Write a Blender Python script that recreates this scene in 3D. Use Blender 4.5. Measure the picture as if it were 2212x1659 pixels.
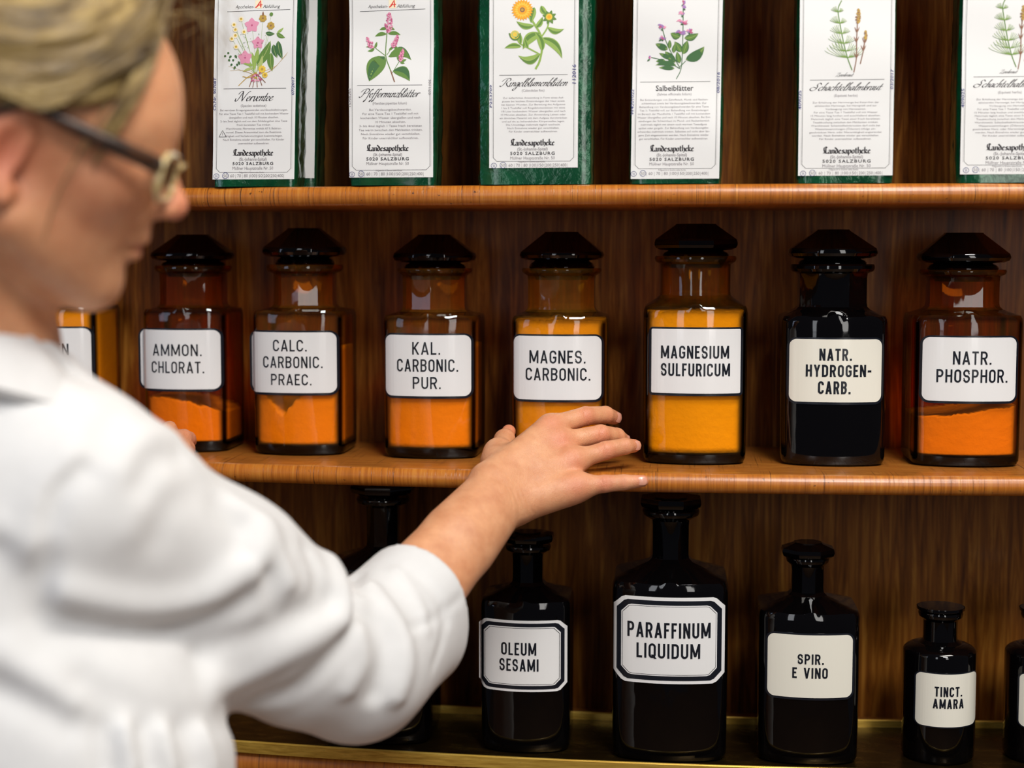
import bpy, bmesh, math, random
import numpy as np
from mathutils import Vector, Matrix

# ---------------------------------------------------------------- scene, camera, light, exposure
for o in list(bpy.data.objects):
    bpy.data.objects.remove(o, do_unlink=True)
scn = bpy.context.scene
COL = scn.collection
PI = math.pi
rad = math.radians

LENS = 55.0
FPX = LENS / 36.0 * 2212.0            # focal length in pixels of the 2212 x 1659 frame
PSI, THETA = rad(5.8), rad(4.8)       # turned a little to the left, tipped a little down
CAM = np.array((0.0, -1.5, 1.5))
FWD = np.array((-math.sin(PSI) * math.cos(THETA), math.cos(PSI) * math.cos(THETA), -math.sin(THETA)))
RGT = np.array((math.cos(PSI), math.sin(PSI), 0.0))
UPV = np.cross(RGT, FWD)

cd = bpy.data.cameras.new('camera')
cam = bpy.data.objects.new('camera', cd)
COL.objects.link(cam)
cam.location = CAM
cam.rotation_euler = (PI / 2 - THETA, 0, PSI)
cd.lens = LENS
cd.sensor_width = 36.0
cd.clip_start = 0.05
cd.dof.use_dof = True
cd.dof.focus_distance = 1.545
cd.dof.aperture_fstop = 2.5
scn.camera = cam

world = bpy.data.worlds.new('world')
scn.world = world
world.use_nodes = True
world.node_tree.nodes['Background'].inputs[0].default_value = (0.76, 0.80, 1.0, 1)
world.node_tree.nodes['Background'].inputs[1].default_value = 0.055

def area(name, loc, target, sx, sy, power, color):
    l = bpy.data.lights.new(name, 'AREA')
    l.shape = 'RECTANGLE'; l.size = sx; l.size_y = sy; l.energy = power; l.color = color
    o = bpy.data.objects.new(name, l); COL.objects.link(o)
    o.location = loc
    o.rotation_euler = (Vector(target) - Vector(loc)).to_track_quat('-Z', 'Y').to_euler()
    return o
# a long ceiling light over the counter, window daylight, tall front fill lamps added
area('ceiling_light', (0.60, -0.80, 2.95), (0.0, -0.2, 1.35), 1.3, 0.40, 29, (1.0, 0.94, 0.86))
area('window_fill_light', (0.75, -2.35, 3.45), (0.10, 0, 1.35), 0.70, 0.55, 52, (1.0, 0.98, 0.95))
area('window_fill_light', (1.05, -3.2, 2.15), (0.10, 0, 1.30), 0.42, 1.9, 15, (1.0, 0.97, 0.93))  # added fill lamp lifting the dark back panel, tall like a window
area('window_fill_light', (-0.85, -3.2, 2.15), (0.10, 0, 1.30), 0.36, 1.9, 8, (0.92, 0.95, 1.0))  # its weaker partner on the left, also added as fill
area('window_fill_light', (-2.3, -1.9, 2.0), (-0.2, 0, 1.35), 0.6, 1.2, 6, (0.62, 0.74, 1.0))

vs = scn.view_settings
vs.view_transform = 'Standard'
vs.look = 'None'
vs.exposure = 0.0
vs.gamma = 1.0
vs.use_curve_mapping = False
scn.cycles.max_bounces = 10
scn.cycles.transparent_max_bounces = 24
scn.cycles.sample_clamp_indirect = 4.0

# ---------------------------------------------------------------- picture measurements -> places in the room
def ray(u, v):
    return FWD + RGT * ((u - 1106.0) / FPX) - UPV * ((v - 829.5) / FPX)
def onY(u, v, Y):
    d = ray(u, v); return CAM + d * ((Y - CAM[1]) / d[1])
def onZ(u, v, Z):
    d = ray(u, v); return CAM + d * ((Z - CAM[2]) / d[2])
def depth(P):
    return float(np.dot(np.asarray(P) - CAM, FWD))
def pxm(P):                                # pixels per metre at a place
    return FPX / depth(P)
def bow(x):                                # the shelf fronts are gently bowed
    return 0.13 * (max(x, -0.66) - 0.03) ** 2

# ---------------------------------------------------------------- object helpers
def link(o, parent=None):
    COL.objects.link(o)
    if parent is not None:
        o.parent = parent
    return o
def tag(o, label=None, cat=None, group=None, kind=None):
    if label: o['label'] = label
    if cat: o['category'] = cat
    if group: o['group'] = group
    if kind: o['kind'] = kind
    return o
def thing(name, loc, label, cat, group=None, rz=0.0):
    o = bpy.data.objects.new(name, None)
    o.empty_display_size = 0.05
    o.location = loc; o.rotation_euler = (0, 0, rz)
    link(o)
    return tag(o, label, cat, group)
def mesh_obj(name, verts, faces, mats, parent=None, smooth=True, mi=None, sharp=None):
    me = bpy.data.meshes.new(name)
    me.from_pydata([tuple(map(float, v)) for v in verts], [], [tuple(map(int, f)) for f in faces])
    if not isinstance(mats, (list, tuple)): mats = [mats]
    for m in mats: me.materials.append(m)
    if mi is not None:
        me.polygons.foreach_set('material_index', np.asarray(mi, dtype=np.int32))
    me.polygons.foreach_set('use_smooth', np.full(len(me.polygons), bool(smooth)))
    me.validate(); me.update()
    if smooth and sharp: me.set_sharp_from_angle(angle=rad(sharp))
    return link(bpy.data.objects.new(name, me), parent)

class MB:
    """collects vertices and faces for one mesh"""
    def __init__(s): s.v = []; s.f = []; s.m = []
    def add(s, v, f, m=0):
        o = len(s.v); s.v += [tuple(p) for p in v]
        s.f += [tuple(i + o for i in q) for q in f]; s.m += [m] * len(f)
    def box(s, x0, x1, y0, y1, z0, z1, m=0):
        s.add([(x0,y0,z0),(x1,y0,z0),(x1,y1,z0),(x0,y1,z0),(x0,y0,z1),(x1,y0,z1),(x1,y1,z1),(x0,y1,z1)],
              [(0,3,2,1),(4,5,6,7),(0,1,5,4),(1,2,6,5),(2,3,7,6),(3,0,4,7)], m)
    def loft(s, rings, closed=True, caps=(True, True), m=0):
        n = len(rings[0]); v = [p for r in rings for p in r]; f = []
        for i in range(len(rings) - 1):
            for j in range(n if closed else n - 1):
                k = (j + 1) % n
                f.append((i*n + j, i*n + k, (i+1)*n + k, (i+1)*n + j))
        if caps[0]: f.append(tuple(range(n - 1, -1, -1)))
        if caps[1]: f.append(tuple((len(rings)-1)*n + j for j in range(n)))
        s.add(v, f, m)
    def tube(s, pts, r, n=8, m=0, caps=(True, True)):
        pts = [Vector(p) for p in pts]
        rr = r if isinstance(r, (list, tuple)) else [r] * len(pts)
        rings = []; up = Vector((0, 0, 1))
        t0 = (pts[1] - pts[0]).normalized()
        if abs(t0.dot(up)) > .9: up = Vector((1, 0, 0))
        x = t0.cross(up).normalized()
        for i, p in enumerate(pts):
            t = (pts[min(i+1, len(pts)-1)] - pts[max(i-1, 0)]).normalized()
            x = (x - t * x.dot(t)).normalized(); y = t.cross(x)
            rings.append([tuple(p + (x*math.cos(2*PI*k/n) + y*math.sin(2*PI*k/n)) * rr[i]) for k in range(n)])
        s.loft(rings, True, caps, m)
    def build(s, name, mats, parent=None, smooth=True, sharp=None):
        return mesh_obj(name, s.v, s.f, mats, parent, smooth, s.m, sharp)

# ---------------------------------------------------------------- materials
class NT:
    def __init__(s, name):
        s.mat = bpy.data.materials.new(name); s.mat.use_nodes = True
        s.t = s.mat.node_tree; s.n = s.t.nodes; s.n.clear()
        s.out = s.n.new('ShaderNodeOutputMaterial')
    def node(s, typ, **kw):
        nd = s.n.new('ShaderNode' + typ)
        for k, v in kw.items():
            if k.startswith('i_'):
                key = k[2:]; key = int(key) if key.isdigit() else key.replace('_', ' ')
                if hasattr(v, 'is_linked') or isinstance(v, bpy.types.NodeSocket): s.t.links.new(v, nd.inputs[key])
                else: nd.inputs[key].default_value = v
            else: setattr(nd, k, v)
        return nd
    def link(s, a, b): s.t.links.new(a, b)
    def ramp(s, fac, stops, interp='LINEAR'):
        nd = s.n.new('ShaderNodeValToRGB'); cr = nd.color_ramp; cr.interpolation = interp
        while len(cr.elements) > 1: cr.elements.remove(cr.elements[-1])
        cr.elements[0].position, cr.elements[0].color = stops[0][0], (*stops[0][1], 1)
        for p, c in stops[1:]:
            e = cr.elements.new(p); e.color = (*c, 1)
        s.link(fac, nd.inputs[0]); return nd.outputs[0]
    def coords(s, scale=(1,1,1), kind='Object', rot=(0,0,0)):
        tc = s.n.new('ShaderNodeTexCoord'); mp = s.n.new('ShaderNodeMapping')
        mp.inputs['Scale'].default_value = scale; mp.inputs['Rotation'].default_value = rot
        s.link(tc.outputs[kind], mp.inputs[0]); return mp.outputs[0]
    def noise(s, vec, scale, detail=4, rough=.55, dist=0.0):
        nd = s.n.new('ShaderNodeTexNoise'); s.link(vec, nd.inputs['Vector'])
        nd.inputs['Scale'].default_value = scale; nd.inputs['Detail'].default_value = detail
        nd.inputs['Roughness'].default_value = rough; nd.inputs['Distortion'].default_value = dist
        return nd.outputs[0]
    def mix(s, fac, a, b, blend='MIX'):
        nd = s.n.new('ShaderNodeMix'); nd.data_type = 'RGBA'; nd.blend_type = blend
        for inp, val in ((nd.inputs[0], fac), (nd.inputs[6], a), (nd.inputs[7], b)):
            if isinstance(val, bpy.types.NodeSocket): s.link(val, inp)
            elif isinstance(val, (int, float)): inp.default_value = val
            else: inp.default_value = (*val, 1)
        return nd.outputs[2]
    def math(s, op, a, b=0.0, c=None, clamp=False):
        nd = s.n.new('ShaderNodeMath'); nd.operation = op; nd.use_clamp = clamp
        for i, val in enumerate((a, b) if c is None else (a, b, c)):
            if isinstance(val, bpy.types.NodeSocket): s.link(val, nd.inputs[i])
            else: nd.inputs[i].default_value = val
        return nd.outputs[0]
    def bump(s, h, strength=.2, dist=.001):
        nd = s.n.new('ShaderNodeBump'); nd.inputs['Strength'].default_value = strength
        nd.inputs['Distance'].default_value = dist; s.link(h, nd.inputs['Height']); return nd.outputs[0]
    def bsdf(s, color, rough=.5, metal=0.0, normal=None, **kw):
        b = s.n.new('ShaderNodeBsdfPrincipled')
        for key, val in {'Base Color': color, 'Roughness': rough, 'Metallic': metal, **kw}.items():
            if isinstance(val, bpy.types.NodeSocket): s.link(val, b.inputs[key])
            elif isinstance(val, tuple) and len(val) == 3 and key != 'Subsurface Radius': b.inputs[key].default_value = (*val, 1)
            else: b.inputs[key].default_value = val
        if normal is not None: s.link(normal, b.inputs['Normal'])
        s.link(b.outputs[0], s.out.inputs[0]); return b
def plain(name, color, rough=.5, metal=0.0, **kw):
    n = NT(name); n.bsdf(tuple(color), rough, metal, **kw); return n.mat
def srgb(r, g, b):
    return tuple((c/255/12.92) if c/255 <= .04045 else ((c/255 + .055)/1.055)**2.4 for c in (r, g, b))
# ---------------------------------------------------------------- wood, brass
def wood_shelf():
    n = NT('shelf_wood')
    geo = n.node('NewGeometry'); sn = n.node('SeparateXYZ'); n.link(geo.outputs['Normal'], sn.inputs[0])
    up = n.ramp(sn.outputs[2], [(.90, (0, 0, 0)), (.985, (1, 1, 1))])
    gt = n.noise(n.coords((3, 30, 30)), 9, 6, .6, .6)          # grain along the board's top
    gn = n.noise(n.coords((260, 10, 10)), 1.3, 5, .66, .4)       # short grain round the nose
    big = n.noise(n.coords((7, 3, 3)), 1.0, 3)
    g = n.mix(up, n.math('ADD', n.math('MULTIPLY', gn, .65), n.math('MULTIPLY', big, .35)), gt)
    base = n.ramp(g, [(.24, srgb(122, 64, 16)), (.50, srgb(182, 106, 32)), (.76, srgb(212, 146, 60))])
    base = n.mix(n.math('MULTIPLY', up, .45), base, srgb(124, 80, 34))
    # dark short cracks running round the rounded front
    cr = n.noise(n.coords((520, 6, 6)), 1.0, 3, .75)
    crk = n.ramp(cr, [(.58, (0, 0, 0)), (.66, (1, 1, 1))])
    patch = n.ramp(n.noise(n.coords((9, 9, 9)), 1.2, 2), [(.36, (0, 0, 0)), (.56, (1, 1, 1))])
    c = n.mix(n.math('MULTIPLY', n.math('MULTIPLY', crk, patch), .9), base, srgb(70, 36, 12))
    sp = n.ramp(n.noise(n.coords((1, 1, 1)), 210, 2, .5), [(.70, (0, 0, 0)), (.76, (1, 1, 1))])
    c = n.mix(n.math('MULTIPLY', sp, .8), c, srgb(52, 28, 14))
    n.bsdf(c, .36, normal=n.bump(n.math('ADD', g, n.math('MULTIPLY', crk, -.6)), .25, .0012), **{'Coat Weight': .35, 'Coat Roughness': .22})
    return n.mat
def wood_back():
    n = NT('back_panel_wood')
    tc = n.node('TexCoord'); sx = n.node('SeparateXYZ'); n.link(tc.outputs['Object'], sx.inputs[0])
    idx = n.math('FLOOR', n.math('DIVIDE', n.math('ADD', sx.outputs[0], 5.021), .1705))
    wn = n.node('TexWhiteNoise', noise_dimensions='1D'); n.link(idx, wn.inputs['W'])
    vec = n.node('CombineXYZ'); n.link(n.math('ADD', sx.outputs[0], n.math('MULTIPLY', wn.outputs[0], 7.0)), vec.inputs[0])
    n.link(sx.outputs[2], vec.inputs[2])
    mp = n.node('Mapping'); mp.inputs['Scale'].default_value = (34, 1, 2.0); n.link(vec.outputs[0], mp.inputs[0])
    g = n.noise(mp.outputs[0], 3.2, 7, .62, 1.1)
    mp2 = n.node('Mapping'); mp2.inputs['Scale'].default_value = (300, 1, 9); n.link(vec.outputs[0], mp2.inputs[0])
    fine = n.noise(mp2.outputs[0], 1.4, 3, .6)
    c = n.ramp(g, [(.28, srgb(80, 40, 8)), (.5, srgb(138, 82, 24)), (.72, srgb(186, 128, 50))])
    c = n.mix(n.math('MULTIPLY', n.ramp(fine, [(.52, (0,0,0)), (.68, (1,1,1))]), .45), c, srgb(58, 26, 8))
    c = n.mix(1.0, c, n.ramp(wn.outputs[0], [(0, (.74, .72, .70)), (1, (1.12, 1.1, 1.06))]), 'MULTIPLY')
    n.bsdf(c, .42, normal=n.bump(n.math('ADD', g, fine), .12, .0008), **{'Specular IOR Level': .18, 'Coat Weight': .06, 'Coat Roughness': .2})
    return n.mat
def brass():
    n = NT('brass')
    g = n.noise(n.coords((4, 60, 60)), 6, 5, .6)
    c = n.ramp(g, [(.3, srgb(176, 136, 50)), (.6, srgb(222, 184, 84)), (.8, srgb(240, 208, 116))])
    n.bsdf(c, n.ramp(g, [(.3, (.42,)*3), (.7, (.26,)*3)]), .6, normal=n.bump(g, .1, .001))
    return n.mat
def brass_floor():
    n = NT('dark_reflection_brass')  # floor brass: the dark cabinet's reflection is put into the colour
    g = n.noise(n.coords((6, 14, 10)), 5, 6, .65)
    c = n.ramp(g, [(.3, srgb(40, 29, 12)), (.55, srgb(66, 50, 22)), (.8, srgb(120, 94, 40))])
    n.bsdf(c, n.ramp(g, [(.3, (.34,)*3), (.7, (.24,)*3)]), .85, normal=n.bump(g, .12, .001))
    return n.mat
M_SHELF, M_BACK, M_BRASS, M_BRASSF = wood_shelf(), wood_back(), brass(), brass_floor()

Z_TOP, Z_MID, Z_LOW = 1.565, 1.2880, 0.9955
TH = 0.0195
Y_BACK = 0.222
X0, X1 = -0.95, 0.72

def shelf_mesh(z, thick, parent, dy=0.0, name='shelf', round_=1.0):
    mb = MB(); rings = []
    prof = []
    for k in range(13):
        a = PI/2 + PI * k / 12
        prof.append((math.cos(a) * .0095 * round_, math.sin(a) * thick / 2 - thick / 2))
    off = .0095 * round_
    N = 60
    for i in range(N + 1):
        x = X0 + (X1 - X0) * i / N
        y0 = bow(x) + dy
        ring = [(x, Y_BACK, z)] + [(x, y0 + off + p[0], z + p[1]) for p in prof] + [(x, Y_BACK, z - thick)]
        rings.append(ring)
    mb.loft(rings, True, (True, True))
    return mb.build(name, M_SHELF, parent, True, 40)

cab = thing('shelving_cabinet', (0, Y_BACK, 0), 'old varnished wooden wall cabinet with bowed shelves and dark board back', 'cabinet')
def in_cab(o):
    o.matrix_parent_inverse = cab.matrix_basis.inverted(); o.parent = cab; return o
cab_parent_fix = []
def cab_part(o, label=None):
    o.parent = cab
    o.location = Vector(o.location) - cab.location
    if label: o['label'] = label
    return o
cab_part(shelf_mesh(Z_TOP, TH, None), 'orange brown shelf board with rounded front, under the tea bags')
cab_part(shelf_mesh(Z_MID, TH, None), 'orange brown shelf board with rounded front, under the amber jars')
cab_part(shelf_mesh(Z_LOW - .0065, .030, None, dy=.004), 'lowest shelf board, under the brass tray')
cab_part(shelf_mesh(Z_TOP + .285, TH, None), 'orange brown shelf board above the tea bags')
mb = MB(); mb.box(X0, X1, Y_BACK, Y_BACK + .018, 0.08, 2.1)
cab_part(mb.build('back_panel', M_BACK, None, False))
for sx in (X0 - .02, X1):
    mb = MB(); mb.box(sx, sx + .02, .03, Y_BACK + .018, 0.0, 2.12)
    cab_part(mb.build('side_panel', M_BACK, None, False))
mb = MB(); mb.box(X0 - .02, X1 + .02, .02, Y_BACK + .018, 2.10, 2.13)
cab_part(mb.build('top_board', M_SHELF, None, False))
mb = MB(); mb.box(X0, X1, .045, Y_BACK, 0.0, 0.958)
cab_part(mb.build('cupboard_front', M_SHELF, None, False))

# brass tray on the lowest shelf
tray = thing('brass_tray', (0, .1, Z_LOW - .006), 'long brass tray with a raised bright rim under the black bottles', 'tray')
def tray_part(o): o.parent = tray; o.location = -tray.location; return o
def y_tray_back(x): return min(0.158 + bow(x), 0.212)
mb = MB(); rings = []
for i in range(61):
    x = X0 + .01 + (X1 - X0 - .02) * i / 60
    a, b = bow(x) + .006, y_tray_back(x)
    rings.append([(x, a, Z_LOW - .006), (x, a, Z_LOW), (x, b, Z_LOW), (x, b, Z_LOW - .006)])
mb.loft(rings)
tray_part(mb.build('tray_floor', M_BRASSF, None, True, 30))
for nm, fy, w in (('front_rim', lambda x: bow(x) + .002, .004), ('back_rim', y_tray_back, .004)):
    mb = MB(); rings = []
    for i in range(61):
        x = X0 + .01 + (X1 - X0 - .02) * i / 60
        y = fy(x); z0, z1 = Z_LOW - .006, Z_LOW + (.006 if nm == 'front_rim' else .008)
        rings.append([(x, y, z0), (x, y, z1 - .001), (x, y + .001, z1), (x, y + w - .001, z1), (x, y + w, z1 - .001), (x, y + w, z0)])
    mb.loft(rings)
    tray_part(mb.build(nm, M_BRASS, None, True, 30))

# the room around: floor and the wall the cabinet stands against
mb = MB(); mb.box(-3.2, 3.2, -3.6, .26, -.05, 0.0)
M_FLOOR = NT('floor_boards')
_g = M_FLOOR.noise(M_FLOOR.coords((2, 22, 22)), 4, 5)
M_FLOOR.bsdf(M_FLOOR.ramp(_g, [(.3, srgb(92, 66, 42)), (.7, srgb(140, 106, 72))]), .45)
tag(mb.build('floor', M_FLOOR.mat, None, False), kind='structure')
mb = MB(); mb.box(-3.2, 3.2, Y_BACK + .02, Y_BACK + .1, 0, 3.2)
tag(mb.build('wall_back', plain('wall_paint', srgb(214, 204, 186), .8), None, False), kind='structure')
# ---------------------------------------------------------------- stroke lettering (condensed signwriter capitals)
def arc(cx, cy, rx, ry, a0, a1, n=10):
    return [(cx + rx*math.cos(rad(a0 + (a1-a0)*i/n)), cy + ry*math.sin(rad(a0 + (a1-a0)*i/n))) for i in range(n+1)]
def glyph(ch, w, s):
    """strokes of a capital in a box w x 1 with pen width s: ('p', points) round-joined ribbons, ('d', p0, p1) flat-ended diagonals"""
    l, r, b, t, m = s/2, w - s/2, s/2, 1 - s/2, .5
    rx = (r - l)/2; cx = w/2; ry = min(rx*1.05, .30)
    P = lambda *p: ('p', list(p)); D = lambda p, q: ('d', p, q)
    V = lambda x: P((x, 0), (x, 1)); H = lambda y, x0=0, x1=None: P((x0, y), (w if x1 is None else x1, y))
    top = arc(cx, t-ry, rx, ry, 0, 180); bot = arc(cx, b+ry, rx, ry, 180, 360)
    if ch == 'A': return [D((l, 0), (cx, 1)), D((r, 0), (cx, 1)), H(.27, w*.2, w*.8)]
    if ch in 'BPR':
        h = .53 if ch == 'B' else .47; rr = (t-h)/2; k = rx*.95
        g = [V(l), ('p', [(l, t), (r-k, t)] + arc(r-k, h+rr, k, rr, 90, -90)[1:] + [(l, h)])]
        if ch == 'B': q = (h-b)/2; g.append(('p', [(l, h), (r-k, h)] + arc(r-k, b+q, k, q, 90, -90)[1:] + [(l, b)]))
        if ch == 'R': g.append(D((cx+.02, h), (r, 0)))
        return g
    if ch in 'CG':
        g = [('p', [(r, .70)] + [(r, t-ry)] + top[1:] + bot + ([(r, .30)] if ch == 'C' else [(r, .46)]))]
        if ch == 'G': g.append(P((cx, .46), (w, .46)))
        return g
    if ch == 'D': k = rx*1.1; return [V(l), ('p', [(l, t), (r-k, t)] + arc(r-k, t-ry, k, ry, 90, 0)[1:] + arc(r-k, b+ry, k, ry, 0, -90) + [(l, b)])]
    if ch in 'EF': return [V(l), H(t), H(.52, 0, w*.86)] + ([H(b)] if ch == 'E' else [])
    if ch == 'H': return [V(l), V(r), H(.51)]
    if ch == 'I': return [V(w/2)]
    if ch == 'K': return [V(l), D((l+.02, .40), (r, 1)), D((w*.36, .55), (r, 0))]
    if ch == 'L': return [V(l), H(b)]
    if ch == 'M': return [V(l), V(r), D((l, 1), (cx, .12)), D((r, 1), (cx, .12))]
    if ch == 'N': return [V(l), V(r), D((l, 1), (r, 0))]
    if ch in 'OQ':
        g = [('p', top + bot + [top[0], top[1]])]
        if ch == 'Q': g.append(D((cx, .24), (r+.04, -.04)))
        return g
    if ch == 'S':
        ra = (t-.5)/2; rb = (.5-b)/2
        return [('p', [(r, .74)] + arc(cx, t-ra, rx, ra, 0, 180) + arc(cx, t-ra, rx, ra, 180, 270)[1:] + arc(cx, b+rb, rx, rb, 90, 0)[1:] + arc(cx, b+rb, rx, rb, 0, -180)[1:] + [(l, .26)])]
    if ch == 'T': return [V(w/2), H(t)]
    if ch == 'U': return [('p', [(l, 1), (l, b+ry)] + bot[1:-1] + [(r, b+ry), (r, 1)])]
    if ch == 'V': return [D((l, 1), (cx, 0)), D((r, 1), (cx, 0))]
    if ch == 'Y': return [D((l, 1), (cx, .42)), D((r, 1), (cx, .42)), P((cx, 0), (cx, .46))]
    if ch == '.': return [P((w/2, 0), (w/2, s*1.05))]
    if ch == '-': return [H(.45)]
    return []
GW = dict(I=.0, M=.62, A=.50, E=.37, F=.36, L=.36, T=.42, V=.5, Y=.48, N=.47, K=.45)
def ribbon(pts, w):
    p = [Vector((x, y)) for x, y in pts]; q = [p[0]]
    for a in p[1:]:
        if (a - q[-1]).length > 1e-5: q.append(a)
    L, R = [], []
    for i, a in enumerate(q):
        d0 = (a - q[i-1]).normalized() if i else None
        d1 = (q[i+1] - a).normalized() if i < len(q)-1 else None
        d = ((d0 or d1) + (d1 or d0)).normalized(); nrm = Vector((-d.y, d.x))
        k = 1.0
        if d0 and d1: k = min(1.6, 1/max(.3, nrm.dot(Vector((-d0.y, d0.x)))))
        L.append(a + nrm*(w/2*k)); R.append(a - nrm*(w/2*k))
    n = len(q); v = L + R
    return v, [(i, i+1, n+i+1, n+i) for i in range(n-1)]
def text_polys(s, x0, x1, y0, y1, bold=.136):
    """flat faces of one line of capitals filling the box"""
    H = y1 - y0; gap = .13
    ws = [(.30 if c == ' ' else bold*1.05 if c in '.I' else .28 if c == '-' else GW.get(c, .46)) for c in s]
    fixed = sum(bold*1.05 for c in s if c in '.I')
    nat = sum(ws) - fixed; tot = (x1-x0)/H
    k = (tot - fixed) / (nat + gap*(len(s)-1))
    x = 0.0; V, F = [], []
    for c, w in zip(s, ws):
        wk = w if c in '.I' else w*k
        if c not in ' ':
            for st in glyph(c, wk, bold):
                if st[0] == 'p': v, f = ribbon(st[1], bold)
                else:
                    (ax, ay), (bx, by) = st[1], st[2]
                    L = math.hypot(bx-ax, by-ay); hw = bold/2 * L/max(.25*L, abs(by-ay))
                    v = [Vector((ax-hw, ay)), Vector((ax+hw, ay)), Vector((bx+hw, by)), Vector((bx-hw, by))]; f = [(0,1,2,3)]
                o = len(V); V += [(x0 + (x+p[0])*H, y0 + p[1]*H) for p in v]; F += [tuple(i+o for i in q) for q in f]
        x += wk + gap*k
    return V, F

# ---------------------------------------------------------------- glass
def amber(name, tint, edge=.03, gloss=1.0, inner_glow=0.0):
    n = NT(name)
    lw = n.node('LayerWeight'); lw.inputs[0].default_value = .30
    # the path through the wall grows towards the silhouette
    th = n.node('Attribute', attribute_name='thickness')        # corners, shoulders and foot are thick glass
    thick = n.math('MAXIMUM', n.ramp(lw.outputs['Facing'], [(.34, (0,0,0)), (.85, (1,1,1))]), th.outputs['Fac'])
    c = n.mix(thick, tint, tuple(t*edge for t in tint))
    tr = n.node('BsdfTransparent'); n.link(c, tr.inputs[0])
    gl = n.node('BsdfGlossy'); gl.inputs['Roughness'].default_value = .035
    bn = n.bump(n.noise(n.coords((1, 1, .35)), 55, 2), .25, .0012)
    n.link(bn, gl.inputs['Normal'])
    l2 = n.node('LayerWeight'); l2.inputs[0].default_value = .5; n.link(bn, l2.inputs['Normal'])
    fr = n.math('MULTIPLY_ADD', n.math('POWER', l2.outputs['Facing'], 5.0), .96, .042)
    mx = n.node('MixShader'); n.link(n.math('MULTIPLY', fr, gloss), mx.inputs[0])
    base = tr.outputs[0]
    if inner_glow:                                                    # amber glow mixed into the glass so the empty necks look lit
        df = n.node('BsdfDiffuse'); df.inputs[0].default_value = (.92*tint[0], .80*tint[1], .8*tint[2] + .01, 1)
        md = n.node('MixShader'); dm = n.node('Math', operation='MULTIPLY'); n.link(n.ramp(n.noise(n.coords((1, 1, .6)), 38, 4), [(.3, (inner_glow*.5,)*3), (.75, (inner_glow*1.6,)*3)]), dm.inputs[0]); n.link(n.math('SUBTRACT', 1.0, thick, None, True), dm.inputs[1]); n.link(dm.outputs[0], md.inputs[0])
        n.link(base, md.inputs[1]); n.link(df.outputs[0], md.inputs[2]); base = md.outputs[0]
    n.link(base, mx.inputs[1]); n.link(gl.outputs[0], mx.inputs[2])
    n.link(mx.outputs[0], n.out.inputs[0])
    return n.mat
def black_glass():
    n = NT('black_brown_glass')
    bn = n.bump(n.noise(n.coords((1, 1, .35)), 55, 2), .25, .0012)
    n.bsdf((.0015, .0012, .0014), .04, normal=bn, **{'IOR': 1.5})
    return n.mat
G_ORANGE = amber('amber_glass', (1.0, .47, .045), inner_glow=.075)
G_DEEP = amber('deep_amber_glass', (.97, .43, .050), inner_glow=.030)
G_YELLOW = amber('yellow_amber_glass', (1.0, .55, .045), inner_glow=.07)
G_BROWN = amber('brown_amber_glass', (.34, .10, .035))
G_STOP = amber('stopper_amber_glass', (.16, .045, .012), .05)
G_BLACK = black_glass()
M_ENAMEL = plain('white_enamel', srgb(236, 236, 236), .16, **{'Coat Weight': .3})
M_ENAMELC = plain('cream_enamel', srgb(236, 233, 220), .18, **{'Coat Weight': .3})
M_INK = plain('black_enamel', (.008, .010, .016), .25)
def powder_mat():
    n = NT('powder')
    g = n.noise(n.coords((1,1,1)), 120, 4); g2 = n.noise(n.coords((1,1,1)), 14, 3)
    n.bsdf(n.mix(n.ramp(g2, [(.35, (0,0,0)), (.7, (1,1,1))]), (.86, .86, .86), (.95, .95, .95)), .95, normal=n.bump(g, .5, .002))
    return n.mat
M_POWDER = powder_mat()

NS = 160
def r_super(th, a, b, p):
    return (abs(math.cos(th)/a)**p + abs(math.sin(th)/b)**p) ** (-1/p)
def r_poly(th, R, n, off=0.0):
    q = 2*PI/n
    return R * math.cos(q/2) / math.cos(((th - off) % q) - q/2)
def ring_body(a, b, p, z, bulge=0.0, tip=0.0):
    out = []
    for i in range(NS):
        th = 2*PI*i/NS; r = r_super(th, a, b, p); x, y = r*math.cos(th), r*math.sin(th)
        y += math.copysign(bulge*max(0, 1-(x/a)**2), y) if abs(y) > b*.6 else 0
        out.append((x, y, z + (tip*max(0, math.cos(3*PI*x/a))*math.exp(-(x/a/.6)**2) if tip and y < 0 else 0)))
    return out
def ring_poly(R, n, z, off=None):
    off = (PI/n if off is None else off)
    return [(r_poly(2*PI*i/NS, R, n, off)*math.cos(2*PI*i/NS), r_poly(2*PI*i/NS, R, n, off)*math.sin(2*PI*i/NS), z) for i in range(NS)]
def ring_c(R, z): return [(R*math.cos(2*PI*i/NS), R*math.sin(2*PI*i/NS), z) for i in range(NS)]
def lerp_ring(A, B, t): return [tuple(p[k]*(1-t)+q[k]*t for k in range(3)) for p, q in zip(A, B)]

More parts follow.
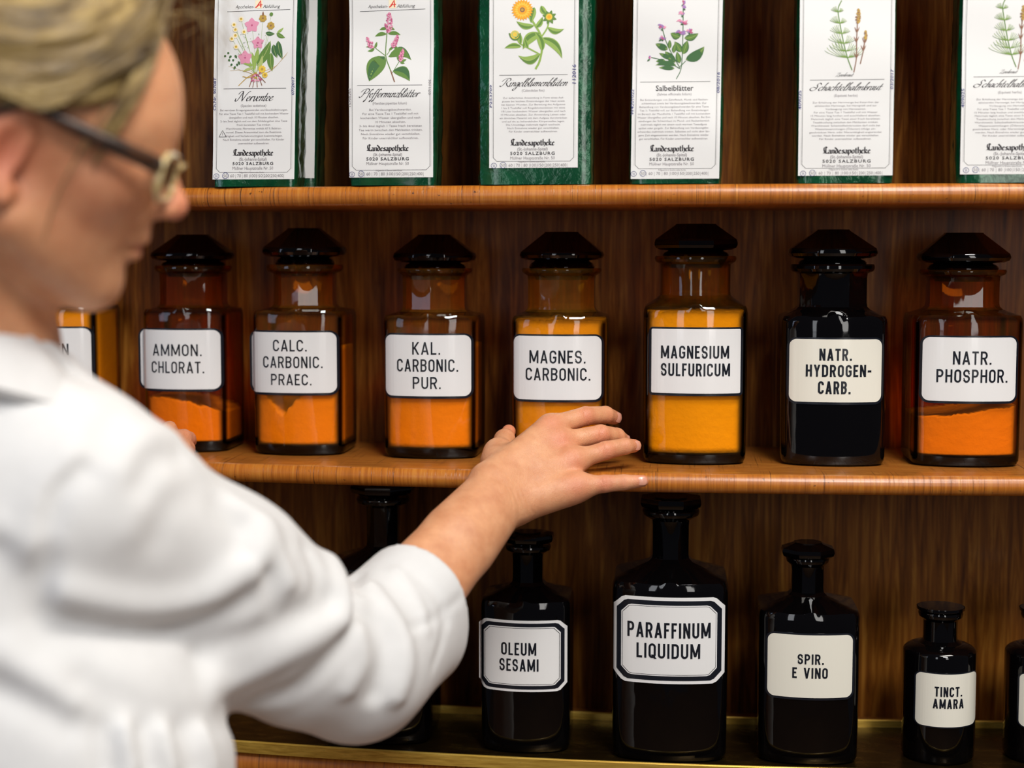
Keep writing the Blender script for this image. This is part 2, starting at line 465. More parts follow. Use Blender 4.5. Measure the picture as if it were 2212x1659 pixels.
def plate(hw, h0, h1, corner, yf, y0, thick, chamfer=False, n=28):
    """label plate following the curved front: columns across, between z h0 and h1"""
    xs = [-hw + 2*hw*i/n for i in range(n+1)]
    ex = []
    for k in range(1, 8): ex += [-hw + corner*(1-math.cos(PI/2*k/8)), hw - corner*(1-math.cos(PI/2*k/8))]
    xs = sorted(set(xs + ex)); v = []; f = []
    for x in xs:
        e = max(0.0, corner - (hw - abs(x)))
        ins = e if chamfer else corner - math.sqrt(max(0, corner**2 - e**2))
        y = yf(x) - y0
        v += [(x, y - thick, h0+ins), (x, y - thick, h1-ins), (x, y + .0005, h0+ins), (x, y + .0005, h1-ins)]
    for i in range(len(xs)-1):
        a, b = 4*i, 4*i+4
        f += [(a, b, b+1, a+1), (a+1, b+1, b+3, a+3), (a+2, b+2, b, a), (a+3, b+3, b+2, a+2)]
    f += [(0, 1, 3, 2), (4*len(xs)-4, 4*len(xs)-2, 4*len(xs)-1, 4*len(xs)-3)]
    return v, f

def jar(spec):
    """a ground-stopper apothecary bottle measured off the picture"""
    s = dict(p=9, neck=10, tip=.003, stop='hex', frame='rounded', bold=.130, group=None, bulge=.0125)
    s.update(spec)
    zf = s['zf']
    uc = (s['uL'] + s['uFR'])/2
    X = onY(uc, s['sh'], .1)[0]
    yfr = s.get('yfront', .068) + bow(X)                       # front face of the body
    ye = yfr + s['bulge']*.8                                   # depth of the front's upright edges
    X = onY(uc, s['sh'], ye)[0]
    sc = pxm((X, ye, zf + .1))
    a = (s['uFR'] - s['uL'])/2/sc
    b = s.get('b', a*.82)
    yc = yfr + b + s['bulge']
    root = thing(s.get('name', 'apothecary_jar'), (X, yc, zf), s['label'], s.get('cat', 'jar'), s['group'], s.get('rz', 0.0))
    Zf = lambda v: onY(uc, v, yfr)[2] - zf                     # height of something on the front
    Zc = lambda v, dy=0.0: onY(uc, v, yc - dy)[2] - zf         # height of something round the axis
    half = lambda u0, u1: (u1-u0)/2/pxm((X, yc, zf+.15))
    H = Zf(s['sh']); rn = half(*s['neck_u']); zn1 = Zc(s['neck_v'][0], rn); zn0 = Zc(s['neck_v'][1], rn)
    rl = half(*s['lip_u']); zl0, zl1 = Zc(s['lip_v'][1], rl), Zc(s['lip_v'][0], rl)
    p, bl = s['p'], s['bulge']
    R = []
    B = lambda k, z, tip=0.0: ring_body(a*k, b*k, p, z, bl*k, tip)
    R += [B(.90, 0.0), B(.955, .0015), B(.985, .005), B(.99, .010), B(.99, .013), B(1.0, H*.5), B(1.0, H-.012)]
    R += [B(1.0, H-.005), B(.99, H-.001, s['tip']*.5), B(.965, H+.0022, s['tip']), ]
    nk = lambda k, z: ring_poly(rn*k, s['neck'], z) if s['neck'] else ring_c(rn*k, z)
    if s.get('round'):
        R = [ring_c(a*.93, 0), ring_c(a*.985, .003), ring_c(a, .01), ring_c(a, H-.004)]
        for k in range(1, 8):
            t = k/8*PI/2; R.append(ring_c(rn*1.05+(a-rn*1.05)*math.cos(t), H-.004 + (zn0-H+.002)*math.sin(t)))
    else:
        z_sh = max(zn0 - .0015, H+.004); last = R[-1]
        for t in (.25, .5, .75, .93):
            rg = lerp_ring(last, nk(1.08, z_sh), t); R.append(rg)
    R += [nk(1.02, zn0+.001), nk(1.0, zn0+.005), nk(1.0, zn1-.006)]
    R += [lerp_ring(nk(1.0, zn1-.001), ring_c(rn*1.02, zn1-.001), .6), ring_c(rl*.97, zl0+.0015), ring_c(rl, zl0+.004), ring_c(rl, zl1-.0015), ring_c(rl*.98, zl1), ring_c(rn*.95, zl1)]
    mb = MB(); mb.loft(R, True, (True, True))
    G = s['glass']
    body = mb.build('glass_body', G, root, True, 24)
    if G is not G_BLACK:
        co = np.array(mb.v); ax, ay = np.abs(co[:, 0])/a, np.abs(co[:, 1])/(b + bl*.1)
        cor = np.exp(-((ax - ay)/.15)**2)*1.35*np.clip((np.minimum(ax, ay) - .80)/.06, 0, 1)*(co[:, 2] < H - .004)
        sh_ = np.exp(-((co[:, 2] - H)/.0030)**2)*.75; ft_ = np.clip((.013 - co[:, 2])/.003, 0, 1)
        lip_ = np.exp(-((co[:, 2] - zl0)/.004)**2)*.6
        at = body.data.attributes.new('thickness', 'FLOAT', 'POINT'); at.data.foreach_set('value', np.clip(np.maximum.reduce([cor*.97, sh_, ft_, lip_]), 0, 1).astype(np.float32))
    if G is not G_BLACK:                                        # the thick bottom slab
        mb = MB(); mb.loft([B(.88, .0006), B(.955, .003), B(.965, .009), B(.93, .011)])
        o = mb.build('base', G_BLACK, root, True, 30); o['label'] = 'thick dark glass base'
    # stopper
    sr = half(*s['st_u']); rt = half(*s['st_top_u'])
    zs1 = Zc(s['st_v'][0], 0); zr1, zr0 = Zc(s['st_v'][1], sr), Zc(s['st_v'][2], sr)
    ns = s.get('st_n', 8); rc = rn*s.get('st_neck', .93)
    q = lambda k, z: lerp_ring(ring_poly(sr*k, ns, z), ring_c(sr*k, z), .55) if s['stop'] == 'hex' else ring_poly(sr*k, ns, z)
    zm = (zl1 + zr0)/2
    S = [ring_c(rc*.8, zl1-.012), ring_c(rc, zl1-.001), ring_c(rc*1.02, zl1+.0015), ring_c(rc*.97, zm), ring_c(rc*.84, zr0-.0015)]
    if s['stop'] == 'disc':
        S += [ring_c(sr*.96, zr0), ring_c(sr, zr0+.003), ring_c(sr, zs1-.003), ring_c(sr*.97, zs1-.0004), ring_c(sr*.5, zs1)]
    else:
        S += [q(.86, zr0-.0006), q(.965, zr0+.0012), q(1.0, zr0+.004), q(1.0, zr1-.001), q(.975, zr1+.0022),
              ring_poly(rt*1.05, ns, zs1-.0012), ring_poly(rt, ns, zs1)]
    mb = MB(); mb.loft(S)
    mb.build('stopper', s['stopper_mat'], root, True, 24)
    # enamel label
    def yfun(x):
        x = max(-a*.995, min(a*.995, x))
        if s.get('round'): return -math.sqrt(max(a*a - x*x, 0)) - .0002
        return -(b*(1 - abs(x/a)**p)**(1/p) + bl*(1-(x/a)**2)) - .0002
    def xmap(u):                                                # picture column -> place across the curved front
        x = (u-uc)/sc
        for _ in range(5): x = onY(u, s['sh'], yc + yfun(x))[0] - X
        return x
    if s.get('lab'):
        u0, v0, u1, v1 = s['lab']
        x0, x1 = xmap(u0), xmap(u1); z1, z0 = Zf(v0), Zf(v1)
        if s.get('round'):                                     # wrapped round a cylinder
            x0, x1 = max(x0, -a*.93), min(x1, a*.93)
        cx, hw = (x0+x1)/2, (x1-x0)/2
        mm = lambda px: px/sc
        yl = lambda x: yfun(x + cx)
        def put(name, hw_, z0_, z1_, corner, d, mat, par, ch=False, dx=0.0):
            v, f = plate(hw_, z0_, z1_, corner, yl, 0.0, d, ch)
            o = mesh_obj(name, [(x + cx + dx, y, z) for x, y, z in v], f, mat, par, False)
            return o
        EN = s.get('enamel', M_ENAMEL)
        if s['frame'] == 'octagon':
            c = mm(s.get('corner', 16))
            lp = put('label_plate', hw, z0, z1, c, .0010, EN, root, True)
            e = mm(s.get('band', 5.5)); w = mm(s.get('bandw', 8))
            put('label_border', hw-e, z0+e, z1-e, c*.92, .00125, M_INK, lp, True)
            put('label_field', hw-e-w, z0+e+w, z1-e-w, c*.80, .0015, EN, lp, True)
            e2 = e + w + mm(2.2)
            put('label_border', hw-e2, z0+e2, z1-e2, c*.76, .0016, M_INK, lp, True)
            e3 = e2 + mm(1.0)
            put('label_field', hw-e3, z0+e3, z1-e3, c*.74, .0017, EN, lp, True)
            top = .0018
        else:
            e = mm(s.get('band', 5.2)); c = mm(s.get('corner', 15)); dxb = mm(s.get('shift', 1.5))
            lp = put('label_plate', hw, z0, z1, c, .0013, EN, root)
            put('label_border', hw+e, z0-e, z1+e*.7, c+e, .0009, M_INK, lp)
            top = .0014
        VV, FF = [], []
        for (t, tu0, tu1, tv0, tv1) in s['text']:
            v, f = text_polys(t, xmap(tu0), xmap(tu1), Zf(tv1), Zf(tv0), s['bold'])
            o = len(VV); VV += v; FF += [tuple(i+o for i in q_) for q_ in f]
        if VV:
            mesh_obj('lettering', [(x, yfun(x) - top - .00018, z) for x, z in VV], FF, M_INK, lp, False)
    # powder inside
    if s.get('powder'):
        pw = s['powder']; k = pw.get('k', .925)
        seed = random.Random(pw.get('seed', 1))
        zb = .0115; n = 40
        top_v = pw['top']                                       # heights across the front, left to right, in picture rows
        hz = [min(Zf(v), H - .001) for v in top_v]
        def hgt(x, y):
            t = (x/a + 1)/2*(len(hz)-1); i = max(0, min(len(hz)-2, int(t))); fr = t - i
            fr = fr*fr*(3-2*fr)
            return hz[i]*(1-fr) + hz[i+1]*fr + pw.get('rough', .0015)*seed.uniform(-1, 1)
        ringb = [(x*k, y*k) for x, y, z in ring_body(a, b, p, 0, bl)]
        lay = 24; rings = []
        tops = [hgt(x, y) for x, y in ringb]
        for j in range(lay+1):
            rg = []
            for (x, y), tz in zip(ringb, tops):
                z = zb + (tz - zb)*j/lay; sx = x; sy = y
                if pw.get('notch') and y < 0:
                    nv = pw['notch']; cxn, wn_, zt, zbn = (nv[0]-uc)/sc, nv[1]/2/sc, Zf(nv[2]), Zf(nv[3])
                    if zbn < z: 
                        wz = wn_*min(1, (z - zbn)/(zt - zbn))
                        if abs(x - cxn) < wz: sy = y*.25
                rg.append((sx, sy, z))
            rings.append(rg)
        for t in (.75, .4, .1):
            rings.append([(x*t, y*t, tz + (hgt(x*t, 0)-tz)*(1-t)) for (x, y), tz in zip(ringb, tops)])
        mb = MB(); mb.loft(rings)
        o = mb.build('powder', M_POWDER, None, True)
        o.location = root.location; o.rotation_euler = root.rotation_euler
        tag(o, pw['label'], 'powder', None, 'stuff')
    return root

STD = dict(zf=Z_MID + .0004, glass=G_ORANGE, stopper_mat=G_STOP, group='amber powder jars on the middle shelf')
def std(**k): d = dict(STD); d.update(k); return d
JARS = [
 std(label='amber powder jar half hidden behind the white coat shoulder, lettering ends MEN', yfront=.050, uL=10, uFR=209, sh=667, neck_u=(38, 182), neck_v=(585, 655), lip_u=(28, 192), lip_v=(572, 586), st_u=(18, 200), st_top_u=(72, 146), st_v=(503, 545, 557), glass=G_YELLOW,
     lab=(22, 709, 196, 838), text=[('ALUMEN', 47, 147, 742, 768)], bold=.136,
     powder=dict(top=[676, 672, 674], seed=3, label='yellow powder filling the jar behind the coat shoulder, lettering ends MEN')),
 std(label='amber jar with white label lettered AMMON. CHLORAT.', uL=300, uFR=489, sh=674, neck_u=(335, 478), neck_v=(588, 662), lip_u=(321, 486), lip_v=(574, 589), st_u=(314, 495), st_top_u=(366, 436), st_v=(507, 550, 561), glass=G_DEEP,
     lab=(303, 713, 476, 841), text=[('AMMON.', 329.5, 435, 743.5, 769), ('CHLORAT.', 326.5, 440, 781, 806)],
     powder=dict(top=[862, 860, 868, 880, 895], seed=5, rough=.0012, label='orange powder slumped low in the jar lettered AMMON. CHLORAT.')),
 std(label='amber jar with white label lettered CALC. CARBONIC. PRAEC.', uL=538, uFR=741, sh=678, neck_u=(578, 712), neck_v=(589, 662), lip_u=(560, 725), lip_v=(572, 589), st_u=(549, 732), st_top_u=(603, 675), st_v=(493, 538, 553), stopper_mat=G_BLACK,
     lab=(544, 718, 727, 849), text=[('CALC.', 589.5, 662.5, 734, 759), ('CARBONIC.', 568, 696.5, 770, 795), ('PRAEC.', 584.5, 672, 808, 832)],
     powder=dict(top=[780, 830, 835, 815, 770, 750], seed=8, notch=(610, 92, 845, 897), label='orange powder with a dark hollow in the jar lettered CALC. CARBONIC. PRAEC.')),
 std(label='amber jar with white label lettered KAL. CARBONIC. PUR.', uL=822, uFR=1031, sh=688, neck_u=(860, 1000), neck_v=(594, 671), lip_u=(848, 1011), lip_v=(580, 593), st_u=(839, 1023), st_top_u=(894, 968), st_v=(507, 551, 565),
     lab=(833, 724, 1018, 856), text=[('KAL.', 890.6, 951, 739, 766), ('CARBONIC.', 857.6, 990, 776, 803), ('PUR.', 891.4, 952, 814, 840)],
     powder=dict(top=[752, 745, 750, 748], seed=9, label='orange powder below the label in the jar lettered KAL. CARBONIC. PUR.')),
 std(label='amber jar touched by the hand, white label lettered MAGNES. CARBONIC.', uL=1102, uFR=1312, sh=690, neck_u=(1138, 1287), neck_v=(594, 671), lip_u=(1126, 1299), lip_v=(580, 593), st_u=(1118, 1307), st_top_u=(1180, 1256), st_v=(501, 549, 560), glass=G_YELLOW,
     lab=(1110, 726, 1300, 864), text=[('MAGNES.', 1144, 1265.5, 757, 785), ('CARBONIC.', 1136, 1276, 795, 822)],
     powder=dict(top=[695, 692, 694], seed=11, label='orange powder filling the jar lettered MAGNES. CARBONIC.')),
 std(label='amber jar with square-cornered white label lettered MAGNESIUM SULFURICUM', uL=1390, uFR=1616, sh=668, neck=0, neck_u=(1434, 1584), neck_v=(569, 641), lip_u=(1421, 1596), lip_v=(553, 569), st_u=(1407, 1597), st_top_u=(1454, 1545), st_v=(484, 521, 538), stop='poly', glass=amber('honey_amber_glass', (1.0, .57, .04), inner_glow=.03), corner=3, band=5.5, yfront=.060,
     lab=(1408, 711, 1601, 850), text=[('MAGNESIUM', 1428.5, 1576, 747, 774.5), ('SULFURICUM', 1428.5, 1578.5, 785, 812.6)], bold=.142,
     powder=dict(top=[676, 674, 675], seed=12, label='yellow powder filling the jar lettered MAGNESIUM SULFURICUM')),
 std(label='near-black jar with white label lettered NATR. HYDROGEN- CARB.', uL=1692, uFR=1920, sh=690, neck=8, neck_u=(1730, 1883), neck_v=(589, 666), lip_u=(1716, 1895), lip_v=(571, 590), st_u=(1707, 1903), st_top_u=(1774, 1846), st_v=(496, 541, 556), glass=G_BLACK, stopper_mat=G_BLACK, yfront=.060, enamel=M_ENAMELC,
     lab=(1706, 733, 1906, 869), text=[('NATR.', 1771, 1841.5, 753, 779), ('HYDROGEN-', 1742, 1884, 788, 814), ('CARB.', 1769, 1840, 823.6, 851)], bold=.165),
 std(label='brown jar at the right end, white label lettered NATR. PHOSPHOR.', uL=1978, uFR=2214, sh=688, neck=8, neck_u=(2017, 2174), neck_v=(596, 666), lip_u=(2002, 2185), lip_v=(583, 597), st_u=(1992, 2194), st_top_u=(2052, 2135), st_v=(503, 553, 566), glass=G_DEEP, stopper_mat=G_BLACK, yfront=.060,
     lab=(1994, 729, 2197, 867), text=[('NATR.', 2060, 2143.5, 759, 787.5), ('PHOSPHOR.', 2025, 2179, 798, 826.5)], bold=.136,
     powder=dict(top=[905, 902, 895, 884, 880], seed=15, rough=.0010, label='orange powder lying low in the jar lettered NATR. PHOSPHOR.')),
]
BST = dict(zf=Z_LOW + .0004, glass=G_BLACK, stopper_mat=G_BLACK, name='apothecary_bottle', cat='bottle', group='black bottles in the brass tray', neck=8, stop='poly', tip=.002, bulge=.0120)
def bst(**k): d = dict(BST); d.update(k); return d
BOTTLES = [
 bst(label='tall black bottle almost hidden behind the coat sleeve', uL=692, uFR=928, sh=1238, neck_u=(770, 842), neck_v=(1096, 1184), lip_u=(752, 866), lip_v=(1082, 1096), st_u=(742, 884), st_top_u=(780, 846), st_v=(1042, 1058, 1074), st_neck=.9, yfront=.03),
 bst(label='black bottle below the wrist, octagonal label lettered OLEUM SESAMI', uL=1035, uFR=1231, sh=1309, neck_u=(1109, 1178), neck_v=(1198, 1262), lip_u=(1096, 1194), lip_v=(1185, 1198), st_u=(1087, 1205), st_top_u=(1118, 1176), st_v=(1147, 1167, 1179), frame='octagon', yfront=.03,
     lab=(1035, 1341, 1226, 1494), text=[('OLEUM', 1083, 1159, 1388, 1415), ('SESAMI', 1079, 1164, 1423, 1449.5)], bold=.142),
 bst(label='largest black bottle, octagonal label lettered PARAFFINUM LIQUIDUM', uL=1322, uFR=1574, sh=1269, neck_u=(1407, 1490), neck_v=(1126, 1212), lip_u=(1388, 1510), lip_v=(1109, 1124), st_u=(1380, 1519), st_top_u=(1415, 1485), st_v=(1072, 1089, 1105), frame='octagon', corner=21, bandw=10, band=7, yfront=.020,
     lab=(1326, 1291, 1567, 1477), text=[('PARAFFINUM', 1356, 1536, 1345, 1378), ('LIQUIDUM', 1376, 1514, 1390, 1422)], bold=.142),
 bst(label='black bottle with cream rounded label lettered SPIR. E VINO', uL=1642, uFR=1860, sh=1334, neck_u=(1714, 1786), neck_v=(1225, 1285), lip_u=(1703, 1795), lip_v=(1211, 1224), st_u=(1686, 1805), st_top_u=(1719, 1781), st_v=(1170, 1198, 1211), yfront=.024, enamel=M_ENAMELC,
     lab=(1659, 1372, 1843, 1507), text=[('SPIR.', 1724, 1781, 1412.6, 1434.6), ('E VINO', 1713, 1790, 1442, 1465)], bold=.165),
 bst(label='small round-shouldered black bottle lettered TINCT. AMARA', uL=1963, uFR=2121, sh=1420, round=True, neck=0, neck_u=(2007, 2079), neck_v=(1344, 1391), lip_u=(1996, 2090), lip_v=(1330, 1344), st_u=(1993, 2094), st_top_u=(2010, 2075), st_v=(1308, 1316, 1327), stop='disc', yfront=.026, enamel=M_ENAMELC, corner=12, band=3,
     lab=(1979, 1460, 2113, 1574), text=[('TINCT.', 2020, 2080, 1486.7, 1508), ('AMARA', 2016.7, 2083.5, 1513, 1534)], bold=.165),
 bst(label='black bottle cut by the right edge of the picture, yellowed label edge', uL=2189, uFR=2349, sh=1424, round=True, neck=0, neck_u=(2233, 2305), neck_v=(1348, 1395), lip_u=(2222, 2316), lip_v=(1334, 1348), st_u=(2219, 2320), st_top_u=(2236, 2301), st_v=(1312, 1320, 1331), stop='disc', yfront=.026, enamel=M_ENAMELC, corner=12, band=3,
     lab=(2203, 1464, 2337, 1579), text=[]),
]
for s_ in JARS + BOTTLES: jar(s_)
# ---------------------------------------------------------------- tea bags on the top shelf
def foil():
    n = NT('green_foil')
    g = n.noise(n.coords((1, 1, 1)), 30, 4, .55, .8); g2 = n.noise(n.coords((1, 1, 1)), 90, 3, .5, .4)
    n.bsdf(n.mix(n.ramp(g, [(.3, (0,0,0)), (.8, (1,1,1))]), srgb(2, 58, 34), srgb(14, 88, 54)), .20, .25, normal=n.bump(n.math('ADD', g, n.math('MULTIPLY', g2, .35)), .55, .004), **{'Coat Weight': .6, 'Coat Roughness': .08})
    return n.mat
M_FOIL = foil()
M_PAPER = plain('label_paper', srgb(228, 228, 227), .6)
INKS = ['black', 'grey', 'rose', 'deeprose', 'green', 'darkgreen', 'lightgreen', 'yellow', 'orange', 'ochre', 'brown', 'violet', 'palegreen', 'red', 'blueink', 'cream']
M_INKS = [plain('print_' + k, srgb(*c), .6) for k, c in zip(INKS, [(44,40,44), (134,128,132), (226,150,178), (188,86,128), (96,134,58), (60,104,58), (146,176,84), (232,196,70), (242,164,28), (186,152,66), (136,96,74), (160,120,180), (176,190,116), (214,44,40), (70,74,130), (244,232,200)])]
IK = {k: i for i, k in enumerate(INKS)}

def catmull(P, n=6):
    P = [Vector(p) for p in P]
    if len(P) < 3: return [tuple(p) for p in P]
    Q = [P[0]*2 - P[1]] + P + [P[-1]*2 - P[-2]]; out = []
    for i in range(1, len(Q)-2):
        a, b, c, d = Q[i-1:i+3]
        for k in range(n):
            t = k/n
            out.append(tuple(.5*((2*b) + (c-a)*t + (2*a-5*b+4*c-d)*t*t + (3*b-a-3*c+d)*t**3)))
    return out + [tuple(P[-1])]
# pen-written letters: 'S' smooth, 'L' straight pen paths, advance width; x-height 1
SCR = {
 'e': (.5, ['S', (0,.42),(.34,.72),(.3,.98),(.1,.85),(.02,.4),(.2,.02),(.52,.35)]),
 'r': (.45, ['S', (0,.4),(.14,1),(.1,0)], ['S', (.1,.6),(.3,1),(.46,.88)]),
 'v': (.5, ['S', (0,.8),(.12,1),(.18,.15),(.3,0),(.5,.7),(.44,1)]),
 'n': (.56, ['S', (.02,.8),(.12,1),(.06,0)], ['S', (.07,.45),(.3,.98),(.42,.85),(.38,.15),(.56,.2)]),
 'm': (.86, ['S', (.02,.8),(.12,1),(.06,0)], ['S', (.07,.45),(.26,.98),(.36,.85),(.34,0)], ['S', (.35,.45),(.56,.98),(.7,.85),(.66,.15),(.86,.2)]),
 't': (.4, ['S', (.2,1.7),(.12,.25),(.2,0),(.42,.3)], ['L', (-.02,1),(.38,1)]),
 'i': (.34, ['S', (.0,.7),(.12,1),(.09,.2),(.18,0),(.36,.3)], ['L', (.16,1.45),(.2,1.5)]),
 'z': (.52, ['S', (.02,.9),(.2,1),(.44,.92),(.2,.4),(.0,.04),(.25,.12),(.5,.02)]),
 'b': (.5, ['S', (.16,1.6),(.3,2.05),(.2,2.0),(.08,.9),(.06,.15),(.24,0),(.42,.45),(.3,.95),(.1,.7)]),
 'l': (.36, ['S', (.02,.5),(.34,1.75),(.26,2.08),(.13,1.6),(.08,.25),(.18,0),(.38,.3)]),
 'a': (.56, ['S', (.42,.85),(.22,1),(.02,.45),(.14,0),(.4,.75)], ['S', (.43,1),(.38,.15),(.57,.25)]),
 'g': (.52, ['S', (.42,.85),(.22,1),(.02,.45),(.14,.05),(.4,.75)], ['S', (.43,1),(.34,-.6),(.14,-1),(.0,-.7),(.52,.15)]),
 'u': (.56, ['S', (.0,.75),(.1,1),(.04,.2),(.16,0),(.4,.7)], ['S', (.43,1),(.39,.15),(.57,.25)]),
 'c': (.46, ['S', (.4,.85),(.2,1),(.0,.45),(.18,0),(.46,.3)]),
 'h': (.54, ['S', (.14,1.5),(.3,2.05),(.18,1.9),(.06,0)], ['S', (.07,.4),(.3,.98),(.4,.8),(.37,.15),(.54,.25)]),
 'k': (.5, ['S', (.14,1.5),(.3,2.05),(.18,1.9),(.06,0)], ['S', (.08,.5),(.36,1),(.34,.66),(.1,.5)], ['S', (.14,.52),(.32,.05),(.5,.2)]),
 'f': (.4, ['S', (.46,1.75),(.38,2.05),(.22,1.5),(.08,-.7),(-.1,-1),(-.06,-.6)], ['L', (0,1),(.36,1)]),
 'N': (1.2, ['S', (-.45,.6),(-.4,.1),(-.1,.15),(.12,1.6),(.2,2)], ['S', (-.35,1.5),(-.2,2.0),(.15,2.05),(.35,1.2),(.62,.0)], ['S', (.62,0),(.8,1.2),(1.0,1.95),(1.25,2.1)]),
 'P': (.85, ['S', (.28,1.85),(.14,.6),(-.1,0),(-.32,.2)], ['S', (-.35,1.3),(-.05,1.95),(.6,2.05),(.8,1.5),(.5,1.02),(.1,1.1)]),
 'R': (1.0, ['S', (.28,1.85),(.14,.6),(-.1,0),(-.32,.2)], ['S', (-.35,1.3),(-.05,1.95),(.6,2.05),(.78,1.5),(.45,1.02),(.62,.4),(1.0,-.05)]),
 'S': (.95, ['S', (.9,1.65),(.6,2.08),(.36,1.6),(.56,1.0),(.48,.2),(.05,0),(-.28,.45),(.0,.95),(.5,.7)]),
 'Z': (.8, ['S', (0,1.6),(.2,2),(.55,1.85),(.8,2),(.4,1),(0,.05),(.35,.2),(.8,-.1)]),
}
for k_, b_ in (('ä', 'a'), ('ü', 'u'), ('ö', 'a')):
    SCR[k_] = (SCR[b_][0], *SCR[b_][1:], ['L', (.06,1.42),(.20,1.52)], ['L', (.36,1.42),(.50,1.52)])
BLK = {
 'L': (.86, ['L', (.75,1.6),(.5,1.9),(.2,1.7),(.15,1.1),(.32,.4),(.1,.1)], ['L', (.0,.12),(.3,.2),(.85,.02)], ['L', (.5,1.8),(.5,.2)]),
 'a': (.64, ['L', (.1,.9),(.35,1),(.47,.85),(.47,.1),(.62,.0)], ['L', (.47,.6),(.1,.42),(.1,.12),(.25,0),(.47,.15)]),
 'n': (.66, ['L', (.0,.9),(.15,1),(.15,.0)], ['L', (.15,.8),(.4,1),(.52,.85),(.52,.0)]),
 'd': (.64, ['L', (.02,1.7),(.5,1.0),(.5,.12),(.3,0),(.12,.15),(.12,.85),(.3,1),(.5,.85)]),
 'e': (.58, ['L', (.52,.12),(.3,0),(.12,.15),(.12,.85),(.3,1),(.5,.78),(.12,.45)]),
 's': (.56, ['L', (.5,.85),(.3,1),(.12,.8),(.48,.38),(.4,.05),(.05,.12)]),
 'p': (.64, ['L', (.12,1.05),(.12,-.6)], ['L', (.12,.85),(.36,1),(.52,.85),(.52,.15),(.34,0),(.12,.12)]),
 'o': (.64, ['L', (.32,0),(.12,.15),(.12,.85),(.32,1),(.52,.85),(.52,.15),(.32,0)]),
 't': (.5, ['L', (.2,1.5),(.2,.12),(.34,0),(.48,.12)], ['L', (0,1),(.42,1)]),
 'h': (.64, ['L', (.12,1.8),(.12,0)], ['L', (.12,.85),(.36,1),(.52,.8),(.52,.1),(.34,-.35)]),
 'k': (.62, ['L', (.12,1.8),(.12,0)], ['L', (.12,.9),(.4,1.05),(.46,.75),(.12,.52),(.54,0)]),
}
def pen_text(s, font, slant, nibw, niba, thin):
    """polygons of a pen written line: baseline 0, x-height 1; every pen step is the quad swept by a broad nib"""
    x = 0.0; out = []
    nx, ny = nibw/2*math.cos(rad(niba)), nibw/2*math.sin(rad(niba))
    for c in s:
        if c == ' ': x += .5; continue
        adv, *st = font[c]
        for q in st:
            pts = [(p[0]+x + slant*p[1], p[1]) for p in q[1:]]
            if q[0] == 'S': pts = catmull(pts, 5)
            for (ax, ay), (bx, by) in zip(pts, pts[1:]):
                dx, dy = bx-ax, by-ay; L = math.hypot(dx, dy) or 1
                ox, oy = -dy/L*thin/2, dx/L*thin/2
                if dx*ny - dy*nx > 0: sx, sy = -nx, -ny
                else: sx, sy = nx, ny
                if ox*sx + oy*sy < 0: ox, oy = -ox, -oy
                sx += ox; sy += oy; e = thin*.3
                ex, ey = dx/L*e, dy/L*e
                out.append([(ax-ex-sx, ay-ey-sy), (bx+ex-sx, by+ey-sy), (bx+ex+sx, by+ey+sy), (ax-ex+sx, ay-ey+sy)])
        x += adv
    return out, x

_txt_cache = {}
def font_polys(s, shear=0.0, bold=0.0, space=1.0):
    key = (s, shear, bold, space)
    if key not in _txt_cache:
        cu = bpy.data.curves.new('t', 'FONT'); cu.body = s; cu.resolution_u = 2; cu.shear = shear; cu.offset = bold; cu.space_character = space
        ob = bpy.data.objects.new('t', cu)
        me = bpy.data.meshes.new_from_object(ob)
        V = [(v.co.x, v.co.y) for v in me.vertices]; F = [tuple(p.vertices) for p in me.polygons]
        bpy.data.objects.remove(ob); bpy.data.curves.remove(cu); bpy.data.meshes.remove(me)
        _txt_cache[key] = (V, F)
    return _txt_cache[key]

